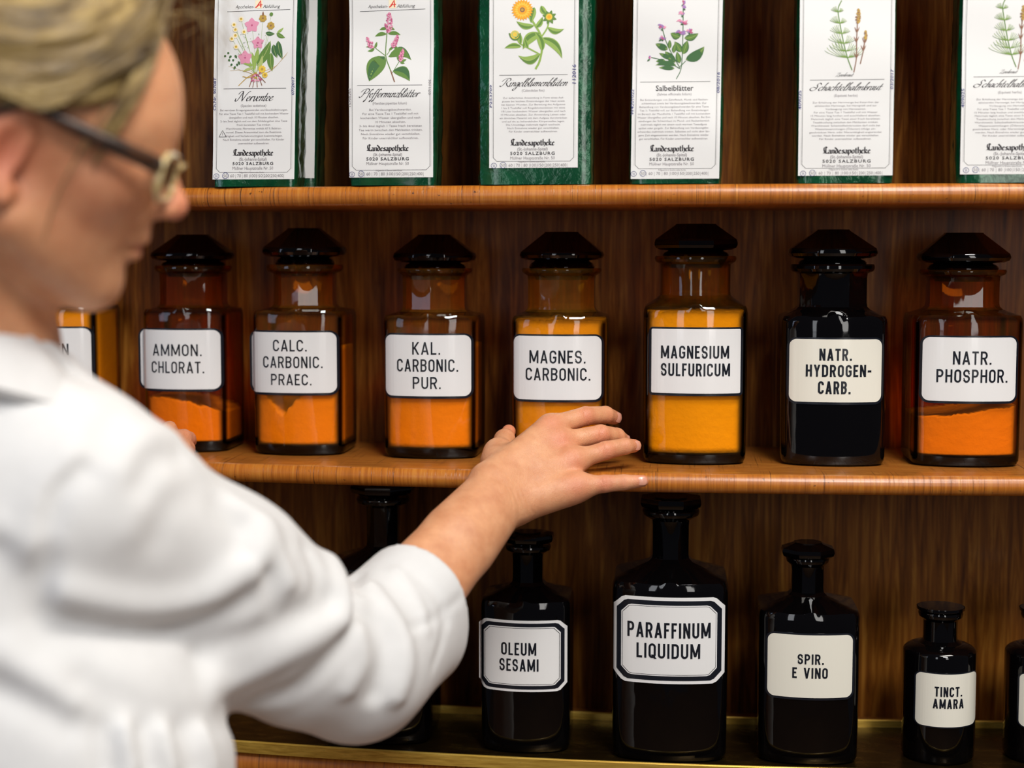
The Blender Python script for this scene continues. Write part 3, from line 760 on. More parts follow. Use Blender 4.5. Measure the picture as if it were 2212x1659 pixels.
class Sheet:
    """flat print collected in picture rows and columns, then laid on the bag's front"""
    def __init__(s): s.V = []; s.F = []; s.M = []; s.n = 0
    def poly(s, pts, ink):
        o = len(s.V); s.n += 1
        s.V += [(p[0], p[1], s.n) for p in pts]; s.F.append(tuple(range(o, o+len(pts)))); s.M.append(IK[ink])
    def group(s, V, F, ink):
        o = len(s.V); s.n += 1
        s.V += [(p[0], p[1], s.n) for p in V]; s.F += [tuple(i+o for i in f) for f in F]; s.M += [IK[ink]]*len(F)
    def line(s, pts, w, ink, smooth=False):
        if smooth: pts = catmull(pts, 5)
        else:
            q = [pts[0]]
            for a, b in zip(pts, pts[1:]):
                n = max(1, int(math.hypot(b[0]-a[0], b[1]-a[1])/6)); q += [(a[0]+(b[0]-a[0])*k/n, a[1]+(b[1]-a[1])*k/n) for k in range(1, n+1)]
            pts = q
        v, f = ribbon(pts, w); s.group([(p[0], p[1]) for p in v], f, ink)
    def leaf(s, p0, p1, w, ink, bend=0.0, vein=None, n=8):
        a, b = Vector(p0), Vector(p1); d = b-a; nr = Vector((-d.y, d.x)); L = []; R = []; C = []
        for i in range(n+1):
            t = i/n; c = a + d*t + nr*(bend*4*t*(1-t)); h = w/2*(math.sin(PI*t**.8))**.85
            u = nr.normalized()*h; L.append(tuple(c+u)); R.append(tuple(c-u)); C.append(tuple(c))
        V = L + R; F = [(i, i+1, n+2+i, n+1+i) for i in range(n)]
        s.group(V, F, ink)
        if vein: s.line(C, max(.35, w*.05), vein)
    def dot(s, c, r, ink, ry=None, n=12, rot=0.0):
        ry = ry or r; ca, sa = math.cos(rot), math.sin(rot)
        s.poly([(c[0] + r*math.cos(2*PI*k/n)*ca - ry*math.sin(2*PI*k/n)*sa, c[1] + r*math.cos(2*PI*k/n)*sa + ry*math.sin(2*PI*k/n)*ca) for k in range(n)], ink)
    def flower(s, c, r, n, ink, mid, rm, pw=.8, a0=.3, squash=1.0):
        for k in range(n):
            a = a0 + 2*PI*k/n
            s.leaf(c, (c[0]+r*math.cos(a), c[1]+r*math.sin(a)*squash), 2*r*math.sin(PI/n)*pw*1.5, ink, n=5)
        s.dot(c, rm, mid)
    def text(s, t, x0, x1, y0, y1, ink='black', shear=0, bold=0, space=1.0, rot=None):
        """y0 top of capitals, y1 baseline"""
        V, F = font_polys(t, shear, bold, space)
        if not V: return
        mx = max(p[0] for p in V); mn = min(p[0] for p in V)
        k = (x1-x0)/(mx-mn); h = (y1-y0)/.70
        if rot is None: pts = [(x0 + (p[0]-mn)*k, y1 - p[1]*h) for p in V]
        else:                                              # written upward along a side: x0..x1 is the run, y0..y1 the height
            pts = [(rot[0] - (-p[1])*-h if False else rot[0] - p[1]*-h*-1, rot[1] - (p[0]-mn)*k) for p in V]
        s.group(pts, F, ink)
    def para(s, lines, cx, v0, v1, wmax, ink='grey', cap=None):
        dv = (v1-v0)/len(lines); ws = []
        for t in lines:
            V, F = font_polys(t); ws.append(max(p[0] for p in V))
        k = wmax/max(ws); cap = cap or dv*.52
        for i, t in enumerate(lines):
            w = ws[i]*k; b = v0 + dv*(i+.78)
            s.text(t, cx-w/2, cx+w/2, b-cap, b, ink)
    def pen(s, t, x0, x1, vtop, vbase, ink, font=SCR, slant=.35, nibw=.13, niba=38, thin=.05, top=2.0):
        Q, adv = pen_text(t, font, slant, nibw, niba, thin)
        xs = [p[0] for q in Q for p in q]; k = (x1-x0)/(max(xs)-min(xs)); h = (vbase-vtop)/top
        V = []; F = []
        for q in Q:
            o = len(V); V += [(x0 + (p[0]-min(xs))*k, vbase - p[1]*h) for p in q]; F.append((o, o+1, o+2, o+3))
        s.group(V, F, ink)
    def shifted(s, du, dv): 
        for i, p in enumerate(s.V): s.V[i] = (p[0]+du, p[1]+dv, p[2])

def zoomer(u0, sc): return lambda x, y: (u0 + x/sc, y/sc)
def pic_bouquet(S):
    z = zoomer(400, 3.95); r = random.Random(4)
    for e in ((450,165),(390,210),(402,250),(478,270),(403,300),(372,328),(410,397),(640,150),(710,215),(545,215),(600,365),(490,490),(712,125)):
        S.line([z(585,640), z((585+e[0])/2+10, (640+e[1])/2+20), z(*e)], .55, 'lightgreen', True)
    for a, b, w, c in (((590,560),(710,350),80,'green'),((560,560),(600,400),40,'lightgreen'),((570,600),(545,440),36,'lightgreen'),((600,600),(640,470),34,'palegreen'),((665,280),(745,290),36,'darkgreen'),((760,285),(835,325),36,'green'),((765,280),(820,238),22,'lightgreen'),((735,380),(770,495),50,'darkgreen'),((775,350),(815,505),56,'darkgreen'),((715,450),(728,610),58,'green'),((560,560),(470,540),30,'lightgreen'),((560,580),(470,610),22,'palegreen')):
        S.leaf(z(*a), z(*b), w/3.95, c, .06, 'palegreen')
    for a in ((320,465),(345,440),(370,470),(400,465),(345,500),(385,500),(378,540),(405,560),(430,520),(415,540)):
        S.leaf(z(*a), z(a[0]+r.uniform(-22,22), a[1]+r.uniform(18,34)), 5, 'darkgreen')
    for a in ((345,560),(360,600),(480,610),(850,470),(860,450),(770,560)): S.line([z(585,640), z((585+a[0])/2, 600), z(*a)], .5, 'ochre', True)
    for e in ((435,730),(470,650),(530,740),(560,745),(600,745),(640,730),(670,705)): S.line([z(585,620), z((585+e[0])/2, 660), z(*e)], 1.6, 'ochre' if e[0] < 500 else 'brown', True)
    for c, q in (((545,215),62),((600,365),52),((490,490),60)): S.flower(z(*c), q/3.95*1.08, 5, 'rose', 'deeprose', 2.2, .47, .9)
    for c in ((450,160),(390,208),(402,250),(478,270),(403,300),(372,328),(410,397)):
        S.flower(z(*c), 6.2, 9, 'cream', 'yellow', 3.0); S.dot(z(c[0], c[1]-4), 1.8, 'ochre')
    for c in ((640,155),(710,220)): S.flower(z(*c), 9, 7, 'ochre', 'brown', 2)
    S.leaf(z(640,140), z(640,95), 4, 'brown'); S.dot(z(712,122), 4, 'green')
    for k in range(24): S.dot(z(590+r.uniform(-45,45), 650+r.uniform(-30,40)), 2, r.choice(['rose','deeprose','ochre']))
    for c, q in (((640,590),34),((665,640),26)): S.flower(z(*c), q/3.95, 9, 'yellow', 'ochre', 3)
    for k in range(40): S.dot(z(r.uniform(420,700), r.uniform(280,470)), .7, r.choice(['green','lightgreen','darkgreen']))
def spike(S, c, w, h, rot, ink, ink2, n=40, seed=1):
    r = random.Random(seed); ca, sa = math.cos(rot), math.sin(rot)
    for k in range(n):
        t = k/n*2-1; x = r.uniform(-1, 1)*w*math.sqrt(max(0, 1-t*t))*(1-.25*(t < 0)); y = t*h
        S.dot((c[0]+x*ca-y*sa, c[1]+x*sa+y*ca), 1.9, ink if r.random() < .6 else ink2, n=6)
def pic_mint(S):
    z = zoomer(400, 3.95)
    S.line([z(1785,700), z(1745,590), z(1705,470), z(1712,300), z(1722,200)], 2.0, 'green', True)
    S.line([z(1785,700), z(1750,600)], 2.6, 'brown')
    for a, b in (((1700,470),(1615,405)),((1715,465),(1770,380)),((1765,620),(1835,500))): S.line([z(*a), z(*b)], 1.4, 'green')
    for a, b, w, bd in (((1697,478),(1565,690),150,.10),((1770,600),(1915,692),95,-.22),((1728,480),(1925,510),85,-.28),((1710,285),(1610,305),34,.1),((1725,283),(1832,295),34,-.1),((1715,240),(1650,250),26,.1),((1722,240),(1782,250),26,-.1),((1610,402),(1533,395),24,.1),((1608,408),(1548,430),24,-.1),((1612,405),(1628,350),22,0),((1765,400),(1730,425),22,0),((1770,395),(1812,410),24,0),((1830,520),(1800,480),22,0),((1835,525),(1885,505),22,0),((1830,530),(1870,540),20,0)):
        S.leaf(z(*a), z(*b), w/3.95, 'green', bd, 'lightgreen', 10)
        if w > 80: S.leaf(z(a[0], a[1]), z(*b), w/7.5, 'darkgreen', bd*1.4, None, 10)
    for c, w, h, ro in (((1730,190),9,21,.05),((1565,360),6,13,-.5),((1785,350),6,14,.4),((1843,470),5,13,.2)): spike(S, z(*c), w, h, ro, 'rose', 'deeprose', int(h*3.5), int(c[0]))
def pic_marigold(S):
    z = zoomer(960, 3.3515)
    S.line([z(655,500), z(685,440), z(705,330), z(690,250), z(650,180), z(605,110)], 4.6, 'lightgreen', True)
    S.line([z(692,275), z(740,200), z(752,130)], 3.4, 'lightgreen', True); S.line([z(690,395), z(600,345), z(540,310), z(515,260)], 3.2, 'lightgreen', True)
    for a, b, w, bd in (((645,50),(622,165),54,.05),((645,185),(515,150),46,-.15),((692,240),(563,355),74,.16),((690,275),(848,425),62,-.16),((740,198),(862,210),44,.2),((692,40),(745,110),44,.1),((690,388),(530,400),62,-.26),((552,335),(430,345),40,.1),((705,370),(648,230),52,.12),((545,320),(545,240),30,0),((600,350),(575,270),28,0),((655,200),(705,120),40,.1)):
        S.leaf(z(*a), z(*b), w/3.35, 'lightgreen', bd, 'palegreen', 10); S.leaf(z(*a), z(*b), w/8.5, 'green', bd*1.35, None, 10)
    for k in range(8):
        a = k*PI/4+.3; S.leaf(z(755,125), (z(755,125)[0]+16*math.cos(a), z(755,125)[1]+16*math.sin(a)), 8, 'green')
    S.flower(z(752,122), 8, 14, 'yellow', 'orange', 4)
    for k in range(5): S.leaf(z(510,290), z(460+k*22, 235-8*(k % 2)), 9, 'green')
    S.dot(z(505,248), 9.5, 'yellow'); S.flower(z(505,245), 8, 10, 'palegreen', 'yellow', 5)
    c = z(558, 68)
    S.flower(c, 24, 22, 'orange', 'orange', 10, .9); S.flower(c, 18, 18, 'yellow', 'orange', 9, .6, .1); S.flower(c, 12, 16, 'orange', 'brown', 5.5); S.dot(c, 3, 'ochre')
def pic_sage(S):
    z = zoomer(960, 3.3515); r = random.Random(6)
    for p in ([(1665,570),(1700,480),(1706,250),(1705,20)], [(1690,490),(1600,330),(1556,200)], [(1690,495),(1590,440),(1480,410)], [(1690,480),(1730,440)]):
        S.line([z(*q) for q in p], 1.7, 'darkgreen', True)
    for a, b, w, bd in (((1712,390),(1740,292),48,0),((1697,375),(1648,298),44,0),((1730,432),(1862,338),66,.12),((1600,355),(1510,312),42,0),((1612,350),(1612,285),26,0),((1655,450),(1580,368),44,0),((1662,470),(1512,468),34,.1),((1652,492),(1538,484),28,0),((1580,432),(1515,440),26,0),((1625,425),(1538,380),28,0),((1690,262),(1618,238),46,-.1),((1718,275),(1818,243),44,.1),((1687,455),(1665,372),36,0),((1640,380),(1655,310),30,0)):
        S.leaf(z(*a), z(*b), w/3.35*1.12, 'darkgreen', bd); S.leaf(z(*a), z(*b), w/3.35*.75, 'green', bd, 'palegreen')
    for c, n, sx in (((1705,18),6,22),((1705,48),6,26),((1700,98),10,40),((1700,155),12,46),((1690,232),12,44),((1752,222),10,36),((1555,192),9,36),((1553,268),9,38),((1472,410),4,14)):
        for k in range(n):
            p = (c[0]+r.uniform(-sx, sx), c[1]+r.uniform(-18, 18)); S.leaf(z(*c), z(*p), 4.2, r.choice(['violet','violet','rose','deeprose']), .2)
        for k in range(2): S.leaf(z(c[0], c[1]+14), z(c[0]+r.uniform(-20,20), c[1]+26), 3.5, 'darkgreen')
def pic_horsetail(S):
    z = zoomer(1600, 3.6144)
    S.line([z(858,548), z(822,452), z(792,340), z(760,180), z(745,70), z(772,0)], 2.2, 'green', True)
    for c, n, L in (((822,452),7,185),((808,400),5,130),((792,340),6,125),((776,262),6,95),((760,180),6,80),((748,90),5,60)):
        for k in range(n):
            for sg in (-1, 1):
                a = .30 + 1.0*k/n; l = L*(.7 if sg > 0 else 1)*(1-.3*(k/n))
                dx, dy = sg*math.cos(a)*l, -math.sin(a)*l
                S.line([z(*c), z(c[0]+dx*.45, c[1]+dy*.25), z(c[0]+dx*.85, c[1]+dy*.75), z(c[0]+dx, c[1]+dy*1.1)], .85, 'lightgreen' if k % 2 else 'green', True)
    for p in ([(872,565),(890,450),(890,320),(895,180)], [(920,500),(945,380),(955,290)]): S.line([z(*q) for q in p], 2.2, 'brown', True)
    for c in ((890,455),(888,330),(892,255),(942,400),(952,340)):
        for k in (-1, 0, 1): S.leaf(z(*c), z(c[0]+k*20, c[1]-48), 2.2, 'brown')
    spike(S, z(900,125), 5.5, 15, .03, 'ochre', 'brown', 60, 3); spike(S, z(957,275), 3.4, 9, .03, 'ochre', 'brown', 30, 4)

FOOT = ('Landesapotheke', '(St.-Johanns-Spital)', '5020 SALZBURG', 'Müllner Hauptstraße Nr. 50')
def tea_bag(d):
    u0, u1, vb = d['u0'], d['u1'], d['vb']
    yf0 = d.get('y', .004); um = (u0+u1)/2
    X = onY(um, vb, .004)[0]; yf = yf0 + bow(X); X = onY(um, vb, yf)[0]
    z0 = Z_TOP + .0004
    sc = pxm((X, yf, z0 + .08)); hw = (u1-u0)/2/sc; dep = d.get('dep', .05); Ht = d.get('h', .245)
    root = thing('tea_bag', (X, yf, z0), d['label'], 'tea bag', d.get('group', 'green tea bags on the top shelf'))
    wv = d.get('wave', .0012); ph = d.get('ph', 0.0); lean = d.get('lean', 0.0)
    def front(x, z):                                           # gently rippled front of the packet
        return wv*(math.sin(z*38 + ph) + .6*math.sin(z*71 + x*20 + ph*2)) + .002
    rnd = random.Random(d.get('seed', 1)); rings = []
    nz = 34
    for j in range(nz+1):
        t = j/nz; z = Ht*t
        top = max(0, (z-.19)/(Ht-.19))                          # the filled part ends, the head is folded flat
        dd = dep*(1-top**1.2*.9); k = .985 if j == 0 else 1
        ring = []
        for i in range(64):
            th = 2*PI*i/64; r = r_super(th, hw*k, dd/2*k, 8); x, y = r*math.cos(th), r*math.sin(th)
            w = 1-abs(y)/(dd/2+1e-6)
            pin = d.get('pin', .0025)*max(0, w)*(.5+.5*math.sin(z*26+ph)) * (1 if abs(x) > hw*.8 else 0)
            x -= math.copysign(pin, x)
            fy = front(x, z)*(1 if y < 0 else 0)
            crn = (rnd.random()-.5)*.0012 if y > -dd*.35 else 0
            ring.append((x + lean*z + crn, y + dep/2 + top*dep*.35 + fy + crn, z))
        rings.append(ring)
    mb = MB(); mb.loft(rings)
    mb.build('foil_pouch', M_FOIL, root, True, 40)
    # paper label conforming to the front
    lu0, lu1, lvb = d['lab']
    toL = lambda u, v: ((u-um)/sc, float(onY(um, v, yf)[2]) - z0)
    x0, zb = toL(lu0, lvb); x1 = toL(lu1, lvb)[0]; zt = min(Ht-.03, d.get('lab_top', .205))
    V = []; F = []; nx, nz = 10, 60
    for j in range(nz+1):
        for i in range(nx+1):
            x = x0+(x1-x0)*i/nx; z = zb+(zt-zb)*j/nz; V.append((x + lean*z, front(x, z) - .0004, z))
    n1 = len(V)
    F = [(j*(nx+1)+i, j*(nx+1)+i+1, (j+1)*(nx+1)+i+1, (j+1)*(nx+1)+i) for j in range(nz) for i in range(nx)]
    V += [(x, y+.0003, z) for x, y, z in V]; F += [tuple(i+n1 for i in reversed(f)) for f in F]
    rim = [i for i in range(nx+1)] + [j*(nx+1)+nx for j in range(1, nz+1)] + [nz*(nx+1)+i for i in range(nx-1, -1, -1)] + [j*(nx+1) for j in range(nz-1, 0, -1)]
    F += [(rim[k], rim[k]+n1, rim[(k+1) % len(rim)]+n1, rim[(k+1) % len(rim)]) for k in range(len(rim))]
    paper = mesh_obj('paper_label', V, F, M_PAPER, root, True, None, 40)
    def lay(S, name, base):
        if not S.F: return
        vv = []
        for u, v, n in S.V:
            x, z = toL(u, v); vv.append((x + lean*z, front(x, z) - .0004 - base - n*2.0e-6, z))
        keep = [(f, m) for f, m in zip(S.F, S.M) if all(x1+.001 > vv[i][0]-lean*vv[i][2] > x0-.001 for i in f) and max(vv[i][2] for i in f) < zt]
        mesh_obj(name, vv, [f for f, m in keep], M_INKS, paper, False, [m for f, m in keep])
    if d.get('blank'): return root
    P = Sheet(); d['pic'](P); P.shifted(*d.get('pshift', (0, 0))); lay(P, 'printed_picture', .00015)
    T = Sheet(); du, dv = d.get('shift', (0, 0)); cx = d['cx']; ink = d.get('ink', 'black')
    hw_ = (lu1-lu0)/2
    a, b, c_ = lu0+d.get('ins', 7), lu1-d.get('ins', 7), d['frame_v']
    T.line([(a, -60), (a, c_-8), (a+8, c_), (b-8, c_), (b, c_-8), (b, -60)], .8, ink)
    T.line([(a-2.4, -60), (a-2.4, c_-7)], .35, 'grey'); T.line([(b+2.4, -60), (b+2.4, c_-7)], .35, 'grey')
    T.line([(d['rule'][0], d['rule'][2]), (d['rule'][1], d['rule'][2])], .9, ink)
    if d.get('head'):
        hv = d['head']
        T.line([(hv[0], hv[2]+8), (hv[1], hv[2]+5)], .9, ink); m = (hv[0]+hv[1])/2 + hv[3]
        T.text('Apotheken-', hv[0]+18, m-10, hv[2]-6, hv[2]+1, 'black', .3); T.text('Abfüllung', m+9, hv[1]-22, hv[2]-6, hv[2]+1, 'black', .3)
        T.group([(m-8+16*i/4, hv[2]-16+18*j/6) for j in range(7) for i in range(5)], [(j*5+i, j*5+i+1, j*5+i+6, j*5+i+5) for j in range(6) for i in range(4)], 'cream')
        T.n += 12
        T.line([(m-7, hv[2]), (m-3, hv[2]-3), (m+4, hv[2]-15), (m+4.5, hv[2])], 2.6, 'red'); T.line([(m-4, hv[2]-5), (m+8, hv[2]-6)], 2.0, 'red')
    if d.get('script', True): T.pen(d['title'][0], *d['title'][1:], ink)
    else: T.text(d['title'][0], *d['title'][1:], ink, 0, .012)
    if d.get('pre'): T.pen(d['pre'][0], *d['pre'][1:], ink)
    T.text(d['sub'][0], *d['sub'][1:], 'grey')
    T.para(d['body'], d.get('bcx', cx), d['bv'][0], d['bv'][1], d['bw'])
    if d.get('warn'):
        wx, wy = d['warn']; T.line([(wx-8, wy+5), (wx, wy-9), (wx+8, wy+5), (wx-8, wy+5)], 1.0, 'black'); T.line([(wx, wy-4), (wx, wy+2)], .9, 'grey')
    fx0, fx1, f0 = d['foot']                                    # foot block: left, right, top row
    T.pen(FOOT[0], fx0, fx1, f0, f0+d.get('fh', 13.5), ink, BLK, 0.0, .25, 42, .05, 1.85)
    m = (fx0+fx1)/2; w = fx1-fx0
    T.text(FOOT[1], m-w*.34, m+w*.34, f0+18, f0+24.5, 'grey', 0, .008); T.text(FOOT[2], fx0, fx1, f0+27.5, f0+34, ink, 0, .02, 1.25); T.text(FOOT[3], fx0, fx1, f0+37.5, f0+44, 'grey')
    sv = d['scale_v']; s0, s1 = d['scale_u']
    T.text('Füllgewicht in Gramm siehe Kerbe.', s0+(s1-s0)*.28, s0+(s1-s0)*.68, sv-12, sv-8.5, 'grey')
    for i, t in enumerate(('50', '60', '70', '80', '100', '150', '200', '250', '400')):
        x = s0 + (s1-s0)*(i+.5)/9; h = 2.1*len(t); T.text(t, x-h, x+h, sv-6, sv+.5, 'grey'); T.line([(s0+(s1-s0)*(i+1)/9, sv-6), (s0+(s1-s0)*(i+1)/9, sv+3)], .5, 'grey')
    x = s0 + (s1-s0)*.5/9; T.line([(x+6.5*math.cos(k*PI/8), sv-3+6.5*math.sin(k*PI/8)) for k in range(18)], .9, 'blueink')
    x -= 20; T.line([(x+5*math.cos(k*PI/8)*1.2, sv-2+5.5*math.sin(k*PI/8)) for k in range(18)], .9, 'blueink'); T.line([(x-2, sv-5), (x-1, sv+1), (x+1, sv-4), (x+2, sv+1)], .9, 'blueink')
    for (t, u, v_, run, hgt, ink_) in d.get('hand', ()):        # handwriting up the sides
        V, F = font_polys(t, .1, .01); mx = max(p[0] for p in V)
        T.group([(u - p[1]*hgt/.7*-1*-1, v_ - p[0]*run/mx) for p in V], F, ink_)
    lay(T, 'printed_text', .00012)
    return root

B_NERV = ['Bei nervösen Erregungszuständen und Einschlafstörungen.', 'Für eine Tasse Tee 1 Teelöffel voll mit kochendem Wasser', 'übergießen und nach 10 Minuten abseihen.', '2- bis 3mal täglich und vor dem Schlafengehen eine Tasse', 'frisch bereiteten Tee trinken.', 'Warnhinweis: Nerventee enthält 60 % Baldrian-', 'wurzel. Dieses Arzneimittel kann die Reaktions-', 'fähigkeit und Verkehrstüchtigkeit beeinträchtigen.', 'Nach Entnahme wieder gut verschließen. Für Kinder', 'unerreichbar aufbewahren.']
B_MINT = ['Bei Verdauungsbeschwerden.', 'Für eine Tasse Tee 1 Teelöffel voll mit', 'kochendem Wasser übergießen und nach', '10 Minuten abseihen.', '3- bis 4mal täglich 1 Tasse frisch bereiteten', 'Tee warm zwischen den Mahlzeiten trinken.', 'Nach Entnahme wieder gut verschließen.', 'Für Kinder unerreichbar aufbewahren.']
B_RING = ['Zur äußerlichen Anwendung in Form eines Auf-', 'gusses bei leichten Entzündungen der Haut sowie', 'bei kleinen Wunden. Zur Bereitung des Aufgusses', '1 bis 2 Teelöffel voll Ringelblumenblüten mit etwa', '1/8 Liter kochendem Wasser übergießen und nach', '10 Minuten abseihen. Zur Anwendung Leinen oder', 'ein ähnliches Material mit dem Aufguss durchtränken', 'und auf die zu behandelnden Körperstellen legen.', 'Die Umschläge mehrmals täglich wechseln.', 'Nach Entnahme wieder gut verschließen.', 'Für Kinder unerreichbar aufbewahren.']
B_SAGE = ['Bei Entzündungen von Zahnfleisch, Mund- und Rachen-', 'schleimhaut sowie bei Verdauungsbeschwerden. Zur', 'Behandlung von Verdauungsbeschwerden für eine Tasse', 'Tee ½ Teelöffel voll, zur Behandlung von Entzündungen', 'im Bereich der Mundhöhle 1 Teelöffel voll mit kochendem', 'Wasser übergießen und nach 10 Minuten abseihen. Bei Ent-', 'zündungen der Schleimhaut im Mund- und Rachenbereich', 'mehrmals täglich mit einem noch warmen Teeaufguss', 'spülen oder gurgeln. Zur Behandlung von Verdauungsbe-', 'schwerden mehrmals trinken. Salbeitee soll nicht über län-', 'gere Zeit eingenommen werden. Nach Entnahme wieder', 'gut verschließen. Für Kinder unerreichbar aufbewahren.']
B_HORSE = ['Zur Erhöhung der Harnmenge bei Katarrhen der', 'ableitenden Harnwege, bei Harngrieß und zur', 'Vorbeugung von Harnsteinen.', 'Für eine Tasse Tee 1 Teelöffel voll mit Wasser', '15 Minuten lang kochen und anschließend abseihen.', 'Mehrmals täglich eine Tasse einer frisch bereiteten', 'Teeabkochung zwischen den Mahlzeiten trinken.', 'Warnhinweis: Schachtelhalmkrauttee darf nicht bei', 'Wasseransammlungen (Ödemen) infolge ein-', 'geschränkter Herz- oder Nierentätigkeit angewendet', 'werden. Nach Entnahme wieder gut verschließen.', 'Für Kinder unerreichbar aufbewahren.']
tea_bag(dict(u0=452, u1=641, vb=393.5, lab=(455, 636, 387), lean=.030, wave=.0006, seed=1, pic=pic_bouquet, cx=546, frame_v=372, ins=8, rule=(477, 615, 191), head=(483, 621, 16, 0),
    title=('Nerventee', 502, 588, 198, 218), sub=('(Species sedativae)', 516, 572, 225, 230.5), body=B_NERV, bv=(233, 313), bw=153, bcx=545, warn=(476, 290), foot=(499, 589, 322), scale_u=(476, 613), scale_v=382,
    hand=(('Ch.Nr. 90708T', 461, 238, 72, 6, 'blueink'), ('07/2017', 633, 206, 40, 6, 'blueink')),
    label='green tea bag on the left, label with a tied bouquet of pink and yellow flowers'))
tea_bag(dict(u0=500, u1=684, vb=391, y=.062, lab=(503, 679, 385), lean=.030, wave=.0008, seed=2, ph=1.2, blank=True, group=None,
    label='green tea bag standing hidden behind the bouquet-label bag, only its right side showing'))
tea_bag(dict(u0=748, u1=944, vb=393.5, lab=(752, 936, 383), lean=.008, wave=.0013, ph=2.2, seed=3, pic=pic_mint, cx=845, frame_v=367, ins=7, rule=(770, 912, 184), head=(775, 918, 15, 0),
    title=('Pfefferminzblätter', 773, 909, 192, 210), sub=('(Menthae piperitae folium)', 804, 879, 220, 225.5), body=B_MINT, bv=(232, 302), bw=140, bcx=843, foot=(790, 883, 312), scale_u=(770, 915), scale_v=378,
    hand=(('07/1105', 931, 206, 34, 5, 'grey'), ('15706205', 756, 232, 42, 5, 'grey')),
    label='green tea bag with a label showing a mint stem with pink flower spikes'))
tea_bag(dict(u0=1026, u1=1283, vb=394, lab=(1055, 1248, 362), lean=.003, wave=.0005, ph=.4, seed=4, pin=.005, pic=pic_marigold, cx=1151, frame_v=348, ins=9, rule=(1077, 1225, 161.5),
    title=('Ringelblumenblüten', 1077, 1226, 169, 186), sub=('(Calendulae flos)', 1126, 1175, 192, 197.5), body=B_RING, bv=(207, 287), bw=146, bcx=1151, foot=(1101, 1198, 300), scale_u=(1077, 1225), scale_v=359,
    hand=(('112016', 1243, 184, 44, 8, 'blueink'), ('P253709', 1061, 232, 50, 5, 'blueink')),
    label='widest green tea bag, label with an orange marigold flower'))
tea_bag(dict(u0=1357, u1=1560, vb=393, lab=(1362, 1553, 386), lean=.010, wave=.0011, ph=3.4, seed=5, pic=pic_sage, cx=1454, frame_v=364, ins=9, rule=(1379, 1530, 176), script=False,
    title=('Salbeiblätter', 1413, 1494, 183.5, 195.5), sub=('(Salviae officinalis folium)', 1416, 1490, 200, 205.5), body=B_SAGE, bv=(211, 303), bw=158, bcx=1453, foot=(1402, 1498, 313), scale_u=(1380, 1529), scale_v=377,
    hand=(('08/2016', 1550, 202, 46, 6, 'blueink'), ('W4201022', 1366, 248, 56, 6, 'blueink')),
    label='green tea bag with a label showing a sage sprig with violet flowers'))
HORSE = dict(pic=pic_horsetail, ins=8, cx=1826, frame_v=363, rule=(1748, 1906, 172), title=('Schachtelhalmkraut', 1747, 1905, 179, 195), pre=('Zinnkraut', 1802, 1842, 157, 165), sub=('(Equiseti herba)', 1800, 1850, 203, 208.5),
    body=B_HORSE, bv=(217, 303), bw=154, bcx=1825, foot=(1777, 1880, 317), scale_u=(1747, 1905), scale_v=376, fh=14)
tea_bag(dict(HORSE, u0=1719, u1=1933, vb=391, lab=(1725, 1927, 379), lean=-.004, wave=.0005, ph=.9, seed=6, hand=(('03/2017', 1925, 194, 44, 6, 'blueink'), ('409025', 1730, 236, 42, 6, 'blueink')),
    label='green tea bag with a horsetail drawing, standing right of the sage tea bag'))
def moved(d, du, dv):
    q = dict(d)
    for k in ('title', 'pre', 'sub'): t = q[k]; q[k] = (t[0], t[1]+du, t[2]+du, t[3]+dv, t[4]+dv)
    q['rule'] = (d['rule'][0]+du, d['rule'][1]+du, d['rule'][2]+dv); q['bv'] = (d['bv'][0]+dv, d['bv'][1]+dv); q['bcx'] = d['bcx']+du; q['cx'] = d['cx']+du
    q['foot'] = (d['foot'][0]+du, d['foot'][1]+du, d['foot'][2]+dv); q['scale_u'] = (d['scale_u'][0]+du, d['scale_u'][1]+du); q['scale_v'] = d['scale_v']+dv; q['frame_v'] = d['frame_v']+dv; q['pshift'] = (du, dv)
    return q
tea_bag(dict(moved(HORSE, 353, -7), u0=2068, u1=2290, vb=386, lab=(2076, 2280, 376), lean=-.004, wave=.0006, ph=2.9, seed=7, hand=(('409025', 2082, 232, 42, 6, 'blueink'),),
    label='green tea bag with a horsetail drawing, cut by the right picture edge'))
# ---------------------------------------------------------------- smooth solids: distance fields skinned by surface nets
def sd_cone(a, b, ra, rb):
    a = np.asarray(a, float); b = np.asarray(b, float); ba = b - a; L2 = float(ba @ ba) + 1e-12
    def f(p):
        t = np.clip((p - a) @ ba / L2, 0, 1)
        return np.linalg.norm(p - a - t[:, None]*ba, axis=1) - (ra + (rb - ra)*t)
    f.lo = np.minimum(a - ra, b - rb); f.hi = np.maximum(a + ra, b + rb)
    return f
def sd_ell(c, r, M=None):
    c = np.asarray(c, float); r = np.asarray(r, float)
    def f(p):
        q = p - c
        if M is not None: q = q @ M
        k0 = np.linalg.norm(q/r, axis=1) + 1e-9; k1 = np.linalg.norm(q/(r*r), axis=1) + 1e-9
        return k0*(k0 - 1)/k1
    m = r.max(); f.lo = c - m; f.hi = c + m
    return f
def smin(a, b, k):
    h = np.maximum(k - np.abs(a - b), 0)/k
    return np.minimum(a, b) - h*h*k*.25
def smax(a, b, k): return -smin(-a, -b, k)
def union(prims):
    """prims: (field, blend)"""
    def f(p):
        d = None
        for g, k in prims:
            e = g(p); d = e if d is None else smin(d, e, k)
        return d
    f.lo = np.min([g.lo for g, k in prims], axis=0); f.hi = np.max([g.hi for g, k in prims], axis=0)
    return f
def poly_dist(p, pts):
    d = np.full(len(p), 1e9)
    for a, b in zip(pts[:-1], pts[1:]):
        ba = b - a; t = np.clip((p - a) @ ba/(ba @ ba + 1e-12), 0, 1)
        d = np.minimum(d, np.linalg.norm(p - a - t[:, None]*ba, axis=1))
    return d
